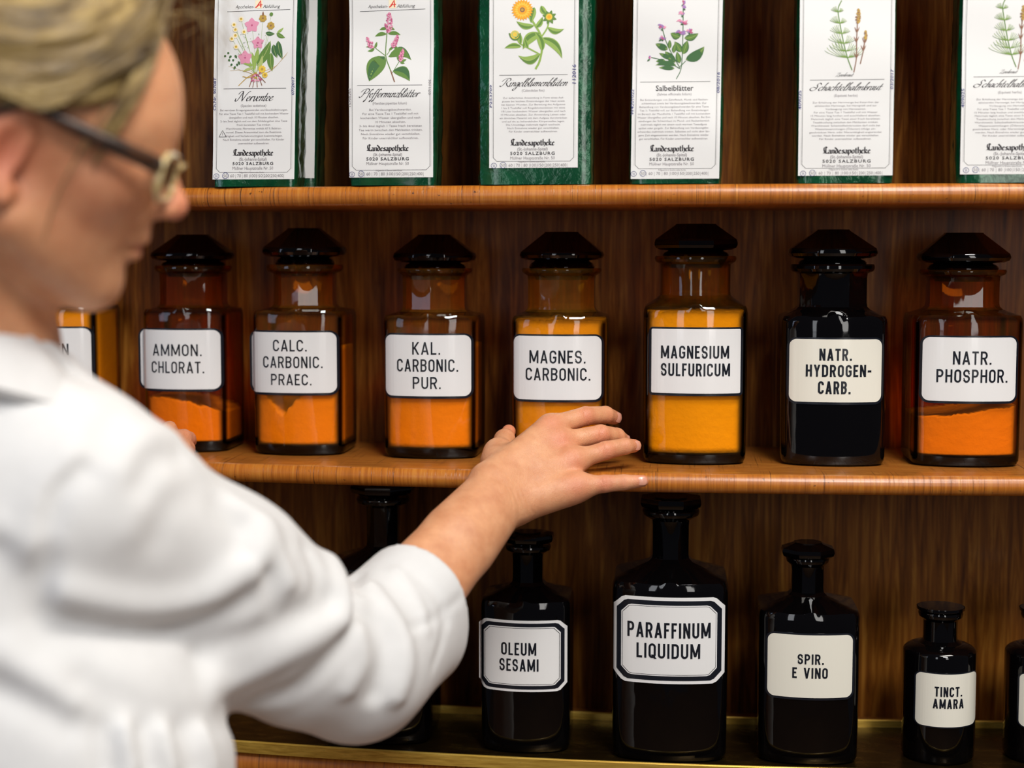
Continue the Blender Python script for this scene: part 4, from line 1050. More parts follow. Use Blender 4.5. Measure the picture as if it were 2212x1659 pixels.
def folds(base, items):
    """raise or press soft folds along drawn lines: (points, height, width)"""
    def f(p):
        d = base(p)
        for pts, h, w in items:
            lo, hi = pts.min(0) - 3*w, pts.max(0) + 3*w
            m = np.all((p > lo) & (p < hi), axis=1) & (np.abs(d) < .05)
            if m.any():
                e = poly_dist(p[m], pts); dd = d[m]; dd = dd - h*np.exp(-(e/w)**2); d[m] = dd
        return d
    f.lo, f.hi = base.lo - .015, base.hi + .015
    return f
def surface_nets(f, h, lo=None, hi=None, keep=None, B=8, slack=1.25):
    lo = np.floor((np.asarray(f.lo if lo is None else lo) - 2*h)/(h*B))*h*B; hi = np.asarray(f.hi if hi is None else hi) + 2*h
    nb = np.ceil((hi - lo)/(h*B)).astype(int)
    g = np.stack(np.meshgrid(*[np.arange(n) for n in nb], indexing='ij'), -1).reshape(-1, 3)
    c = lo + (g + .5)*h*B
    d = np.concatenate([f(c[i:i+200000]) for i in range(0, len(c), 200000)])
    g = g[np.abs(d) < h*B*.87*slack + h]
    off = np.stack(np.meshgrid(*[np.arange(B+1)]*3, indexing='ij'), -1).reshape(-1, 3)
    N = nb*B + 2; key = lambda ijk: (ijk[..., 0]*N[1] + ijk[..., 1])*N[2] + ijk[..., 2]
    K, V, SG = [], [], []
    ed = [((0,0,0),(1,0,0)),((0,1,0),(1,1,0)),((0,0,1),(1,0,1)),((0,1,1),(1,1,1)),((0,0,0),(0,1,0)),((1,0,0),(1,1,0)),((0,0,1),(0,1,1)),((1,0,1),(1,1,1)),((0,0,0),(0,0,1)),((1,0,0),(1,0,1)),((0,1,0),(0,1,1)),((1,1,0),(1,1,1))]
    for s in range(0, len(g), 400):
        gb = g[s:s+400]; ijk = (gb[:, None, :]*B + off[None]); P = (lo + ijk*h).reshape(-1, 3)
        D = f(P).reshape(len(gb), B+1, B+1, B+1)
        sub = lambda e: D[:, e[0]:B+e[0], e[1]:B+e[1], e[2]:B+e[2]]
        num = np.zeros((len(gb), B, B, B, 3)); cnt = np.zeros((len(gb), B, B, B))
        for a, b in ed:
            da, db = sub(a), sub(b); m = (da < 0) != (db < 0)
            t = np.where(m, da/np.where(m, da - db, 1), 0)
            pa, pb = np.array(a, float), np.array(b, float)
            num += m[..., None]*(pa + t[..., None]*(pb - pa)); cnt += m
        act = np.argwhere(cnt > 0)
        if not len(act): continue
        cell = gb[act[:, 0]]*B + act[:, 1:]
        V.append(lo + (cell + num[tuple(act.T)]/cnt[tuple(act.T)][:, None])*h); K.append(key(cell))
        d0 = sub((0,0,0)) < 0
        SG.append(np.stack([d0[tuple(act.T)]] + [(sub(e) < 0)[tuple(act.T)] for e in ((1,0,0),(0,1,0),(0,0,1))], 1))
    K = np.concatenate(K); V = np.concatenate(V); SG = np.concatenate(SG)
    o = np.argsort(K); K, V, SG = K[o], V[o], SG[o]
    st = np.array([N[1]*N[2], N[2], 1]); F = []
    def find(k):
        i = np.searchsorted(K, k); i = np.minimum(i, len(K)-1); return np.where(K[i] == k, i, -1)
    for ax in range(3):
        b_, c_ = (ax+1) % 3, (ax+2) % 3
        m = SG[:, 0] != SG[:, ax+1]; k0 = K[m]; ins = SG[m, 0]
        q = np.stack([find(k0), find(k0 - st[b_]), find(k0 - st[b_] - st[c_]), find(k0 - st[c_])], 1)
        ok = (q >= 0).all(1); q = q[ok]; ins = ins[ok]
        F.append(np.where(ins[:, None], q, q[:, ::-1]))
    F = np.concatenate(F)
    if keep is not None:
        m = keep(V[F].mean(1)); F = F[m]
        used = np.unique(F); rm = np.full(len(V), -1); rm[used] = np.arange(len(used)); V = V[used]; F = rm[F]
    return V, F
def relax(V, F, n=2, lam=.5):
    """take the grid's steps out of a skinned surface"""
    E = np.concatenate([F[:, [0, 1]], F[:, [1, 2]], F[:, [2, 3]], F[:, [3, 0]]]); E = np.concatenate([E, E[:, ::-1]])
    cnt = np.bincount(E[:, 0], minlength=len(V)).astype(float)
    for it in range(n):
        for l in (lam, -lam*1.05):
            avg = np.stack([np.bincount(E[:, 0], V[E[:, 1], k], len(V)) for k in range(3)], 1)/np.maximum(cnt, 1)[:, None]
            V = V + l*(avg - V)
    return V
def fast_mesh(name, V, F, mat, parent=None):
    me = bpy.data.meshes.new(name)
    me.vertices.add(len(V)); me.vertices.foreach_set('co', np.asarray(V, np.float32).ravel())
    me.loops.add(F.size); me.loops.foreach_set('vertex_index', np.asarray(F, np.int32).ravel())
    me.polygons.add(len(F)); me.polygons.foreach_set('loop_start', np.arange(0, F.size, 4, dtype=np.int32))
    me.update(calc_edges=True); me.validate()
    me.polygons.foreach_set('use_smooth', np.ones(len(me.polygons), bool))
    me.materials.append(mat)
    return link(bpy.data.objects.new(name, me), parent)

# ---------------------------------------------------------------- materials of the person
def skin_mat():
    n = NT('skin')
    at = n.node('Attribute', attribute_name='flush')
    c1 = n.ramp(n.noise(n.coords((1,1,1)), 60, 4), [(.3, srgb(206, 142, 102)), (.7, srgb(224, 164, 122))])
    c = n.mix(at.outputs['Fac'], c1, srgb(214, 118, 92))
    nl = n.node('Attribute', attribute_name='nail'); c = n.mix(nl.outputs['Fac'], c, srgb(238, 178, 164))
    vo = n.node('TexVoronoi', feature='DISTANCE_TO_EDGE'); vo.inputs['Scale'].default_value = 620; n.link(n.coords((1, .7, 1.3)), vo.inputs['Vector'])
    fine = n.math('MINIMUM', vo.outputs['Distance'], .35); cr = n.noise(n.coords((420, 160, 160), 'Object', (0, .8, 0)), 1, 4, .65)
    b = n.bsdf(c, .46, normal=n.bump(n.math('ADD', fine, cr), .55, .0007), **{'Subsurface Weight': .18, 'Subsurface Radius': (.012, .005, .0025), 'Subsurface Scale': .6})
    n.link(n.math('SUBTRACT', .46, n.math('MULTIPLY', nl.outputs['Fac'], .2)), b.inputs['Roughness'])
    return n.mat
def hair_mat():
    n = NT('blond_hair')
    tc = n.node('TexCoord'); sx = n.node('SeparateXYZ'); n.link(tc.outputs['Object'], sx.inputs[0])
    dx = n.math('ADD', sx.outputs[0], .033); dz = n.math('SUBTRACT', sx.outputs[2], .150)
    r = n.math('SQRT', n.math('ADD', n.math('MULTIPLY', dx, dx), n.math('MULTIPLY', dz, dz)))
    an = n.math('ARCTAN2', dx, dz)
    v = n.node('CombineXYZ'); n.link(n.math('MULTIPLY', r, 1.0), v.inputs[0]); n.link(n.math('MULTIPLY', an, .012), v.inputs[1]); n.link(n.math('MULTIPLY', sx.outputs[1], .45), v.inputs[2])
    g = n.noise(v.outputs[0], 95, 5, .62); g2 = n.noise(v.outputs[0], 420, 3, .6)
    m = n.math('ADD', n.math('MULTIPLY', g, .75), n.math('MULTIPLY', g2, .25))
    c = n.ramp(m, [(.34, srgb(62, 46, 22)), (.47, srgb(124, 100, 54)), (.60, srgb(164, 138, 82)), (.74, srgb(202, 178, 116))])
    n.bsdf(c, .42, normal=n.bump(m, .9, .006), **{'Sheen Weight': .15})
    return n.mat
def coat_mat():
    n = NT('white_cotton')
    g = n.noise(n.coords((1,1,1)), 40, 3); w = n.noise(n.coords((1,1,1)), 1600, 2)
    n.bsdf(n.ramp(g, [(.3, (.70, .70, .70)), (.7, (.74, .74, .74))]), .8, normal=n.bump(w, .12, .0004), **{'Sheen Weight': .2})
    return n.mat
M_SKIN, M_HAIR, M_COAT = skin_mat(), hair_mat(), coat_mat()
PX = lambda u, v, Y: np.asarray(onY(u, v, Y))

# ---------------------------------------------------------------- head frame
HO = np.array((-.4385, -.478, 1.570))
_y, _p, _r = rad(24), rad(13), rad(7)
Rz = np.array([[math.cos(_y), -math.sin(_y), 0], [math.sin(_y), math.cos(_y), 0], [0, 0, 1]])
Ry = np.array([[math.cos(_p), 0, math.sin(_p)], [0, 1, 0], [-math.sin(_p), 0, math.cos(_p)]])
Rx = np.array([[1, 0, 0], [0, math.cos(_r), -math.sin(_r)], [0, math.sin(_r), math.cos(_r)]])
HM = Rz @ Ry @ Rx                                             # columns: forward, left, up of the head
hw = lambda p: HO + HM @ np.asarray(p, float)
def in_head(f, m=.02):
    """a field written in head coordinates, read in the room"""
    def g(p): return f((p - HO) @ HM)
    cs = np.array([hw((x, y, z)) for x in (f.lo[0], f.hi[0]) for y in (f.lo[1], f.hi[1]) for z in (f.lo[2], f.hi[2])])
    g.lo, g.hi = cs.min(0), cs.max(0)
    return g
def head_field():
    pr = [(sd_ell((-.002, 0, .045), (.096, .074, .083)), .02),
          (sd_ell((.034, 0, .030), (.062, .062, .070)), .03),
          (sd_ell((.034, 0, -.028), (.055, .055, .062)), .03),
          (sd_cone((.062, 0, -.070), (.069, 0, -.078), .018, .0165), .022)]
    for s in (-1, 1):
        pr += [(sd_cone((.004, s*.049, -.042), (.060, s*.016, -.076), .019, .014), .025),
               (sd_ell((.056, s*.043, -.006), (.022, .018, .017)), .02),
               (sd_cone((.082, s*.010, .036), (.066, s*.042, .036), .010, .009), .016),
               (sd_ell((.066, s*.030, .017), (.0135, .015, .0125)), .006)]
    pr += [(sd_cone((.086, 0, .030), (.1075, 0, -.010), .0062, .0088), .012),
           (sd_ell((.1085, 0, -.0145), (.0100, .0095, .0092)), .006),
           (sd_ell((.098, -.0105, -.018), (.010, .0058, .0070)), .006), (sd_ell((.098, .0105, -.018), (.010, .0058, .0070)), .006),
           (sd_ell((.083, 0, -.036), (.014, .020, .012)), .012),
           (sd_ell((.0900, 0, -.0400), (.0075, .020, .0048)), .005), (sd_ell((.0875, 0, -.0515), (.0078, .017, .0055)), .005)]
    base = union(pr)
    slit = [sd_cone((.099, 0, -.0458), (.082, s*.024, -.0475), .0016, .0008) for s in (-1, 1)]
    nost = [sd_ell((.102, s*.006, -.0245), (.005, .0028, .003)) for s in (-1, 1)]
    ear = []
    ME = np.array([[math.cos(.25), 0, math.sin(.25)], [0, 1, 0], [-math.sin(.25), 0, math.cos(.25)]])
    for s in (-1, 1):
        ear.append((sd_ell((-.010, s*.074, .004), (.0175, .0068, .031), ME), sd_ell((-.004, s*.081, .0), (.009, .008, .018), ME), sd_cone((-.002, s*.070, -.024), (-.003, s*.073, -.028), .0075, .006)))
    def f(p):
        d = base(p)
        for g in slit + nost: d = smax(d, -g(p), .004)
        for a, b, c in ear:
            e = smax(a(p), -b(p), .006); e = smin(e, c(p), .006); d = smin(d, e, .006)
        return d
    f.lo = np.array((-.12, -.10, -.12)); f.hi = np.array((.13, .10, .15))
    return f

# ---------------------------------------------------------------- arm and hand joints (measured; Y is the distance into the shelf)
S_ = PX(160, 1072, -.44); E_ = PX(782, 1415, -.235); W_ = PX(1076, 1070, -.048)
FING = dict(
  index=[PX(1190, 921, .020), PX(1265, 899, .042), PX(1308, 896, .064), PX(1326, 902, .078)],
  middle=[PX(1207, 956, .010), PX(1298, 938, .030), PX(1332, 943, .052), PX(1345, 950, .066)],
  ring=[PX(1234, 997, -.005), PX(1309, 973, .010), PX(1350, 964, .022), PX(1369, 963, .034)],
  little=[PX(1243, 1053, -.024), PX(1306, 1045, -.022), PX(1348, 1042, -.020), PX(1388, 1039, -.016)])
FR = dict(index=(.0104, .0095, .0086, .0072), middle=(.0102, .0094, .0086, .0070), ring=(.0098, .0090, .0081, .0066), little=(.0096, .0084, .0074, .0057))
THUMB = [PX(1090, 1035, -.034), PX(1080, 980, .016), PX(1090, 950, .052), PX(1099, 932, .070)]
TR = (.0135, .0102, .0082, .0070)
N_VIEW = -FWD                                                 # towards the camera
def trace(f, u, v, t=.75, far=1.8):
    d = np.array(ray(u, v)); d /= np.linalg.norm(d)
    for _ in range(90):
        e = float(f((CAM + d*t)[None])[0])
        if e < .0006: return CAM + d*t
        t += e*.8
        if t > far: return None
    return CAM + d*t
def hand_field():
    pr = []
    fa = (W_ - E_)/np.linalg.norm(W_ - E_)
    side = np.cross(fa, N_VIEW); side /= np.linalg.norm(side)
    fore0 = E_ + fa*.03
    for s in (-1, 1):
        pr.append((sd_cone(fore0 + side*s*.014, W_ + side*s*.0115 - fa*.004, .0285, .0180), .02))
    pr.append((sd_cone(E_ - fa*.0, fore0, .033, .033), .03))
    pr.append((sd_cone(W_ - fa*.07 + side*.0, W_ - fa*.02, .027, .021), .02))
    names = list(FING)
    for i, nm in enumerate(names):
        J = FING[nm]; R = FR[nm]; q = W_ + side*(.016 - .0105*i)*-1.0 + fa*.008
        pr.append((sd_cone(q, J[0] + (W_ - J[0])*.04, .0165, R[0]*1.06), .014))
        pr.append((sd_cone(W_*.42 + J[0]*.58 - N_VIEW*.005, J[0] - N_VIEW*.003, .0130, .0095), .012))
        if nm != 'index': pr.append((sd_ell(J[0] + N_VIEW*.0016, (R[0]*.96,)*3), .010))
    # heel of the little-finger side, thumb ball
    pr.append((sd_cone(PX(1124, 1094, -.046), PX(1212, 1066, -.030), .0125, .0105), .014))
    pr.append((sd_cone(PX(1068, 994, -.012), THUMB[2], .0115, .0080), .010))
    pr.append((sd_cone(PX(1082, 1045, -.034), PX(1078, 978, .008), .0155, .0118), .014))
    palm = union(pr)
    fs = []
    for nm in names:
        J = FING[nm]; R = FR[nm]
        k = [(sd_cone(J[0], J[1], R[0]*.99, R[1]), .0018), (sd_cone(J[1], J[2], R[1], R[2]), .0018), (sd_cone(J[2], J[3], R[2], R[3]), .0018)]
        fs.append(union(k))
    th = union([(sd_cone(THUMB[i], THUMB[i+1], TR[i], TR[i+1]), .004) for i in range(3)] + [(sd_ell(THUMB[2], (TR[2]*1.06,)*3), .005)])
    # wrinkles over the knuckles, the wrist creases, the tendons
    lines = []
    def cross(c, d, w, n, gap, h, wd):
        d = d/np.linalg.norm(d); s_ = np.cross(d, N_VIEW); s_ /= np.linalg.norm(s_)
        for k in range(n):
            o = (k - (n-1)/2)*gap; pts = [c + d*(o + .0012*math.cos(t*1.6)) + s_*w*t + N_VIEW*(c_r*math.cos(t*1.2)) for t in np.linspace(-1, 1, 7)]
            lines.append((np.array(pts), h, wd))
    for nm in names:
        J = FING[nm]; R = FR[nm]
        c_r = R[1]*1.0; cross(J[1], J[2]-J[1], R[1]*.75, 3, .0030, -.00075, .0010)
        c_r = R[2]*1.0; cross(J[2], J[3]-J[2], R[2]*.7, 2, .0022, -.00045, .0008)
    for i, nm in enumerate(names):                              # tendons fan out over the back of the hand
        J = FING[nm]; a = W_ + (J[0]-W_)*.30 + N_VIEW*.012; b = J[0] + N_VIEW*FR[nm][0]*.9
        lines.append((np.array([a + (b-a)*t for t in np.linspace(0, 1, 6)]), .0011, .0040))
    for i in range(3):                                          # soft hollows between them
        A, B2 = FING[names[i]][0], FING[names[i+1]][0]; m = (A+B2)/2; a = W_ + (m-W_)*.52 + N_VIEW*.012
        lines.append((np.array([a + (m + N_VIEW*.008 - a)*t for t in np.linspace(0, .98, 6)]), -.0016, .0052))
    def core(p):
        d = palm(p)
        q = None
        for i, g in enumerate(fs):
            e = smin(d, g(p), (.008, .009, .012, .014)[i]); q = e if q is None else smin(q, e, .0012)
        return smin(q, th(p), .006)
    core.lo = np.min([palm.lo, th.lo] + [g.lo for g in fs], axis=0); core.hi = np.max([palm.hi, th.hi] + [g.hi for g in fs], axis=0)
    for L in ([(1108,1058),(1119,1088),(1124,1116)], [(1121,1064),(1132,1090),(1138,1112)], [(1134,1072),(1145,1094),(1152,1108)], [(1096,1050),(1104,1070),(1110,1096)]):
        q = [trace(core, u, v) for u, v in catmull(L, 3)]; q = [x for x in q if x is not None]
        if len(q) > 1: lines.append((np.array(q), -.0006, .0013))
    return folds(core, lines)

# ---------------------------------------------------------------- body: head, neck, both arms
NECK0 = hw((-.036, 0, -.040)); NECK1 = PX(-75, 760, -.45); CHEST = np.array((-.520, -.43, 1.24))
SL_ = np.array((-.66, -.24, 1.330)); EL_ = PX(140, 1180, -.10); WL_ = PX(330, 1012, -.028)
headf = in_head(head_field())
handf = hand_field()
arm_up = union([(sd_cone(S_, E_, .046, .038), .02), (sd_cone(CHEST, S_, .08, .05), .03)])
neckf = union([(sd_cone(NECK0, NECK1, .049, .050), .02), (sd_cone(NECK1, CHEST, .06, .11), .04)])
lh = [(sd_cone(SL_, EL_, .042, .036), .02), (sd_cone(EL_, WL_, .034, .025), .02), (sd_cone(CHEST, SL_, .08, .05), .03), (sd_cone(WL_, PX(366, 985, -.012), .025, .022), .014)]
lf = []
for k in range(4):
    m_ = PX(364-3*k, 954+18*k, -.012-.010*k); j1 = PX(397-k, 944+20*k, .006-.011*k); j2 = PX(408-k, 947+20.5*k, .016-.011*k); j3 = PX(413-2*k, 953+21*k, .024-.011*k)
    r_ = 1 - .05*k
    lh += [(sd_cone(WL_, m_, .018, .0095), .010)]
    lf.append(union([(sd_cone(m_, j1, .0088*r_, .0080*r_), .0015), (sd_cone(j1, j2, .0080*r_, .0070*r_), .0015), (sd_cone(j2, j3, .0070*r_, .0058*r_), .0015)]))
lf.append(union([(sd_cone(PX(338, 975, -.030), PX(352, 944, -.014), .0120, .0100), .002), (sd_cone(PX(352, 944, -.014), PX(366, 925, .000), .0098, .0075), .002)]))
lh0 = union(lh)
def lefth(p):
    d = lh0(p); q = None
    for g in lf: e = smin(d, g(p), .005); q = e if q is None else np.minimum(q, e)
    return q
lefth.lo = np.min([lh0.lo] + [g.lo for g in lf], axis=0); lefth.hi = np.max([lh0.hi] + [g.hi for g in lf], axis=0)
def body_field(p):
    d = smin(headf(p), neckf(p), .022)
    d = smin(d, arm_up(p), .02); d = smin(d, handf(p), .015)
    return smin(d, lefth(p), .012)
body_field.lo = np.min([g.lo for g in (headf, neckf, arm_up, handf, lefth)], axis=0); body_field.hi = np.max([g.hi for g in (headf, neckf, arm_up, handf, lefth)], axis=0)
_fa = (W_ - E_)/np.linalg.norm(W_ - E_); CUT = W_ - _fa*.165
hand_side = lambda p: ((p - CUT) @ _fa > 0) & (p[:, 0] > -.30)

person = thing('person', (-.50, -.40, 0), 'person with blond hair and glasses in a white coat reaching for an amber jar', 'person')
def ppart(o): o.location = -Vector(person.location) + Vector(o.location); o.parent = person; return o
lo_h = np.minimum(handf.lo, CUT - .08)
V1, F1 = surface_nets(handf, .00115, keep=hand_side)
V1 = relax(V1, F1, 1)
V2, F2 = surface_nets(body_field, .0024, keep=lambda p: ~hand_side(p))
V2 = relax(V2, F2, 1)
VB = np.concatenate([V1, V2]); FB = np.concatenate([F1, F2 + len(V1)])
body = ppart(fast_mesh('body', VB, FB, M_SKIN))
# redder knuckles, nose and ear; paler nails
flush = np.zeros(len(VB)); nail = np.zeros(len(VB))
def blush(c, r, a):
    global flush
    flush = np.maximum(flush, a*np.exp(-(np.linalg.norm(VB - c, axis=1)/r)**2))
for nm in FING:
    J = FING[nm]; blush(J[0] + N_VIEW*.008, .013, .55 if nm != 'middle' else .75); blush(J[1] + N_VIEW*.006, .010, .55); blush(J[2] + N_VIEW*.005, .007, .35); blush(J[3], .011, .6)
blush(THUMB[3], .014, .7); blush(hw((.115, 0, -.014)), .02, .6); blush(hw((-.01, -.078, 0)), .03, .75); blush(hw((.05, -.05, -.01)), .035, .3); blush(hw((.095, 0, -.046)), .012, .9)
blush(PX(405, 965, .02), .03, .6)
NAILS = []
for nm, (tu, tr_) in dict(index=(.55, -.10), middle=(.6, -.1), ring=(.55, -.1), little=(.6, .1)).items():
    J = FING[nm]; R = FR[nm]; d = (J[3]-J[2])/np.linalg.norm(J[3]-J[2])
    up = np.array((0, 0, 1.0)); s_ = np.cross(d, N_VIEW); s_ /= np.linalg.norm(s_)
    nrm = N_VIEW*.86 + np.array((.42, -.2, .12)); nrm = nrm - d*(nrm @ d); nrm /= np.linalg.norm(nrm)
    NAILS.append((nm, J[3] - d*.0015, d, nrm, R[3]))
for s_, (a, nmv) in (('flush', (flush, 1)), ('nail', (nail, 1))):
    at = body.data.attributes.new(s_, 'FLOAT', 'POINT'); at.data.foreach_set('value', a.astype(np.float32))
def nail_plate(c, d, nrm, r, length, width):
    s_ = np.cross(d, nrm); V = []; F = []; n, m = 9, 8
    for i in range(n+1):
        t = i/n*2-1; wd = width*(1 - .10*max(0, -t)**2 - .55*max(0, t-.3)**2) * math.sqrt(max(.06, 1 - abs(t)**5))
        for j in range(m+1):
            s = j/m*2-1; x = s*wd
            V.append(c + d*(t*length) + s_*x + nrm*(math.sqrt(max(0, (r*1.06)**2 - (x*.85)**2)) - .0012*max(0, t)**2 - r*.10*max(0, -t) + .0003))
    for i in range(n):
        for j in range(m): a = i*(m+1)+j; F.append((a, a+1, a+m+2, a+m+1))
    k = len(V); V += [p - nrm*.0008 for p in V]; F += [tuple(i+k for i in reversed(f)) for f in F]
    rim = list(range(m+1)) + [i*(m+1)+m for i in range(1, n+1)] + [n*(m+1)+j for j in range(m-1, -1, -1)] + [i*(m+1) for i in range(n-1, 0, -1)]
    F += [(rim[q], rim[(q+1) % len(rim)], rim[(q+1) % len(rim)]+k, rim[q]+k) for q in range(len(rim))]
    return V, F
M_NAIL = plain('fingernail', srgb(226, 158, 134), .25, **{'Coat Weight': .4, 'Subsurface Weight': .1})
for nm, c, d, nrm, r in NAILS:
    v, f = nail_plate(c, d, nrm, r, r*.85, r*.70)
    ppart(mesh_obj('fingernail', v, f, M_NAIL, None, True, None, 50))

# ---------------------------------------------------------------- hair
def hair_field():
    shell = union([(sd_ell((-.006, 0, .048), (.108, .087, .094)), .02), (sd_ell((-.06, 0, .01), (.062, .074, .07)), .03)])
    def f(p):
        x, y, z = p[:, 0], p[:, 1], p[:, 2]
        d = shell(p)
        # the lower edge: from the forehead back over the temple to the ear, then down behind it
        front = (x - (.054 + .30*(z - .028)))*.95
        low = np.where(x > -.028, .031 + .10*np.maximum(x + .01, 0) - z, (.031 + (x + .028)*1.6) - z)*.9
        d = smax(d, np.maximum(front, low) if False else smax(front, low, .012), .012)
        r = np.sqrt((x + .033)**2 + (z - .150)**2); an = np.arctan2(x + .033, z - .150)
        w = np.sin(r*330 + 3*np.sin(an*1.7) + 20*np.abs(y)) + .7*np.sin(r*610 + 5*np.sin(an*2.3 + 1) + 35*np.abs(y)) + .8*np.sin(r*150 + y*40 + an*2)
        return d - .0013*w
    f.lo = np.array((-.135, -.10, -.07)); f.hi = np.array((.12, .10, .16))
    return f
hf = hair_field()
HV, HF = surface_nets(hf, .0022, slack=1.6)
hair = fast_mesh('hair', HV, HF, M_HAIR)
M4 = Matrix.Identity(4)
for i in range(3):
    for j in range(3): M4[i][j] = HM[i][j]
M4.translation = Vector(HO) - Vector(person.location)
hair.parent = person; hair.matrix_basis = M4
# loose locks and flyaway hairs
mb = MB(); rnd = random.Random(5)
def lock(pts, r0, n=6):
    c = catmull([Vector(p) for p in pts], 6); k = len(c); mb.tube(c, [r0*(1 - .8*(i/(k-1))**2) + .00015 for i in range(k)], n)
lock([(.070, -.050, .098), (.066, -.068, .066), (.058, -.072, .036), (.048, -.072, .006)], .0045)
lock([(.062, -.055, .095), (.060, -.072, .060), (.050, -.075, .030), (.042, -.073, .012)], .004)
lock([(.050, -.070, .050), (.040, -.079, .020), (.030, -.070, -.02), (.028, -.064, -.05)], .0007)
for k in range(16):
    a = rnd.uniform(-1, 1); z0 = rnd.uniform(.10, .135); x0 = rnd.uniform(.02, .075)
    lock([(x0, a*.05, z0), (x0+.02, a*.06, z0+.012), (x0+rnd.uniform(.03, .05), a*.07, z0+rnd.uniform(-.02, .02)), (x0+rnd.uniform(.03, .06), a*.07, z0+rnd.uniform(-.05, .0))], .00022, 4)
for k in range(30):
    t = rnd.random(); z0 = .06+.06*rnd.random()
    lock([(.074-.1*(.115-z0), -.060-.012*(1-z0/.12), z0+.02), (.05, -.080, z0*.6+.03), (.015, -.0885, .040+rnd.uniform(-.006, .012)), (-.03, -.0885, .036+rnd.uniform(0, .02))], .0016, 5)
lk = mb.build('loose_hair', M_HAIR, hair, True)

# ---------------------------------------------------------------- glasses
specs = thing('eyeglasses', HO, 'brown and cream framed eyeglasses worn low on the nose', 'glasses')
specs.matrix_basis = Matrix.Translation(Vector(HO)) @ M4.to_3x3().to_4x4()
def tortoise():
    n = NT('tortoiseshell'); g = n.noise(n.coords((1, 1, 1)), 60, 3)
    n.bsdf(n.ramp(g, [(.4, srgb(26, 15, 10)), (.65, srgb(66, 38, 20))]), .42); return n.mat
def horn():
    n = NT('cream_horn'); g = n.noise(n.coords((1, 1, 1)), 70, 3)
    n.bsdf(n.ramp(g, [(.35, srgb(150, 110, 50)), (.5, srgb(206, 184, 130)), (.7, srgb(226, 216, 186))]), .2, **{'Coat Weight': .5}); return n.mat
M_TORT, M_HORN = tortoise(), horn()
M_LENS = amber('clear_lens', (.96, .97, .97), .8)
FX, FZ = .104, .006
def rim_pts(s, k=1.0, n=28):
    out = []
    for i in range(n):
        a = 2*PI*i/n; y = .0255*k*math.copysign(abs(math.cos(a))**.75, math.cos(a)); z = .0155*k*math.copysign(abs(math.sin(a))**.75, math.sin(a))
        yy = s*(.0335 + y); out.append((FX - .30*max(0, abs(yy) - .012) - .12*z*0, yy, FZ + z))
    return out
for s in (-1, 1):
    mb = MB(); P_ = rim_pts(s); P_ = P_ + P_[:2]; mb.tube(P_, .0026, 8, 0, (False, False)); mb.build('rim', M_HORN, specs)
    mb = MB(); q = rim_pts(s, .96); ring2 = [(x-.001, y, z) for x, y, z in q]; mb.loft([q, ring2]); mb.build('lens', M_LENS, specs, False)
    mb = MB(); mb.tube([(.086, s*.0600, FZ+.008), (.080, s*.0690, FZ+.010), (.05, s*.0770, FZ+.016), (.0, s*.0810, .034), (-.022, s*.0800, .020), (-.034, s*.077, -.004)], [.0060, .0060, .0054, .0036, .0022, .0022], 8)
    mb.build('temple', M_TORT, specs)
mb = MB(); mb.tube([(FX, -.0085, FZ+.006), (FX+.0055, 0, FZ+.009), (FX, .0085, FZ+.006)], .0026, 8); mb.build('bridge', M_HORN, specs)

# ---------------------------------------------------------------- the white coat
C_ = E_ + (W_ - E_)*.375
TOP = np.array((-.520, -.440, 1.30)); HIP = PX(40, 1660, -.42); 
def flat_cone(a, b, ra, rb, sx, ang):
    """round cone with an oval section"""
    c, s = math.cos(ang), math.sin(ang); M = np.array([[c, -s, 0], [s, c, 0], [0, 0, 1]]); sc = np.array((1.0, sx, 1.0))
    g = sd_cone((np.asarray(a) @ M)*sc, (np.asarray(b) @ M)*sc, ra, rb)
    def f(p): return g((p @ M)*sc)/max(1, sx)
    m = max(ra, rb)*1.2; f.lo = np.minimum(a, b) - m; f.hi = np.maximum(a, b) + m
    return f
HIP2 = HIP + np.array((-.02, .0, -.50))
torso = union([(flat_cone(TOP, HIP,   .130, .150, 1.15, 0), .03), (flat_cone(HIP, HIP2, .150, .18, 1.15, 0), .03)])
Ec = PX(757, 1440, -.245)
cps = [(torso, .04), (sd_cone(PX(-30, 812, -.46), S_ + np.array((.0, .0, -.004)), .040, .064), .04),
       (sd_cone(NECK1 + np.array((-.005, 0, -.012)), SL_, .058, .068), .04),
       (sd_cone(S_, Ec, .0740, .0560), .035),
       (sd_cone(PX(470, 1270, -.345), PX(640, 1420, -.29), .070, .052), .03),
       (sd_cone(Ec, C_, .0500, .0430), .03), (sd_cone(E_ + np.array((0, 0, .004)), C_, .0500, .0425), .02), (sd_cone(PX(790, 1460, -.235), PX(905, 1385, -.165), .0430, .0400), .03),
       (sd_cone(SL_, EL_, .062, .055), .03), (sd_cone(EL_, WL_ + np.array((-.03, -.01, -.01)), .052, .042), .03)]
coat0 = union(cps)
cut_n = (W_ - E_)/np.linalg.norm(W_ - E_)
cut_pl = cut_n - .18*N_VIEW; cut_pl /= np.linalg.norm(cut_pl)
def coat_base(p):
    d = coat0(p)
    d = smax(d, (p - C_ - cut_n*.004) @ cut_pl, .006)                        # the sleeve ends here
    d = smax(d, (p - NECK1 - np.array((.0, 0, .038))) @ np.array((.30, -.05, .95)), .012)   # neckline
    return d
coat_base.lo, coat_base.hi = coat0.lo, coat0.hi
def on_coat(u, v):
    d = np.array(ray(u, v)); d /= np.linalg.norm(d); t = .75
    for _ in range(80):
        e = float(coat_base((CAM + d*t)[None])[0])
        if e < .0008: break
        t += e*.8
        if t > 1.75: return None
    return CAM + d*t
Z6 = lambda L: [(x/1.661, 660 + y/1.661) for x, y in L]
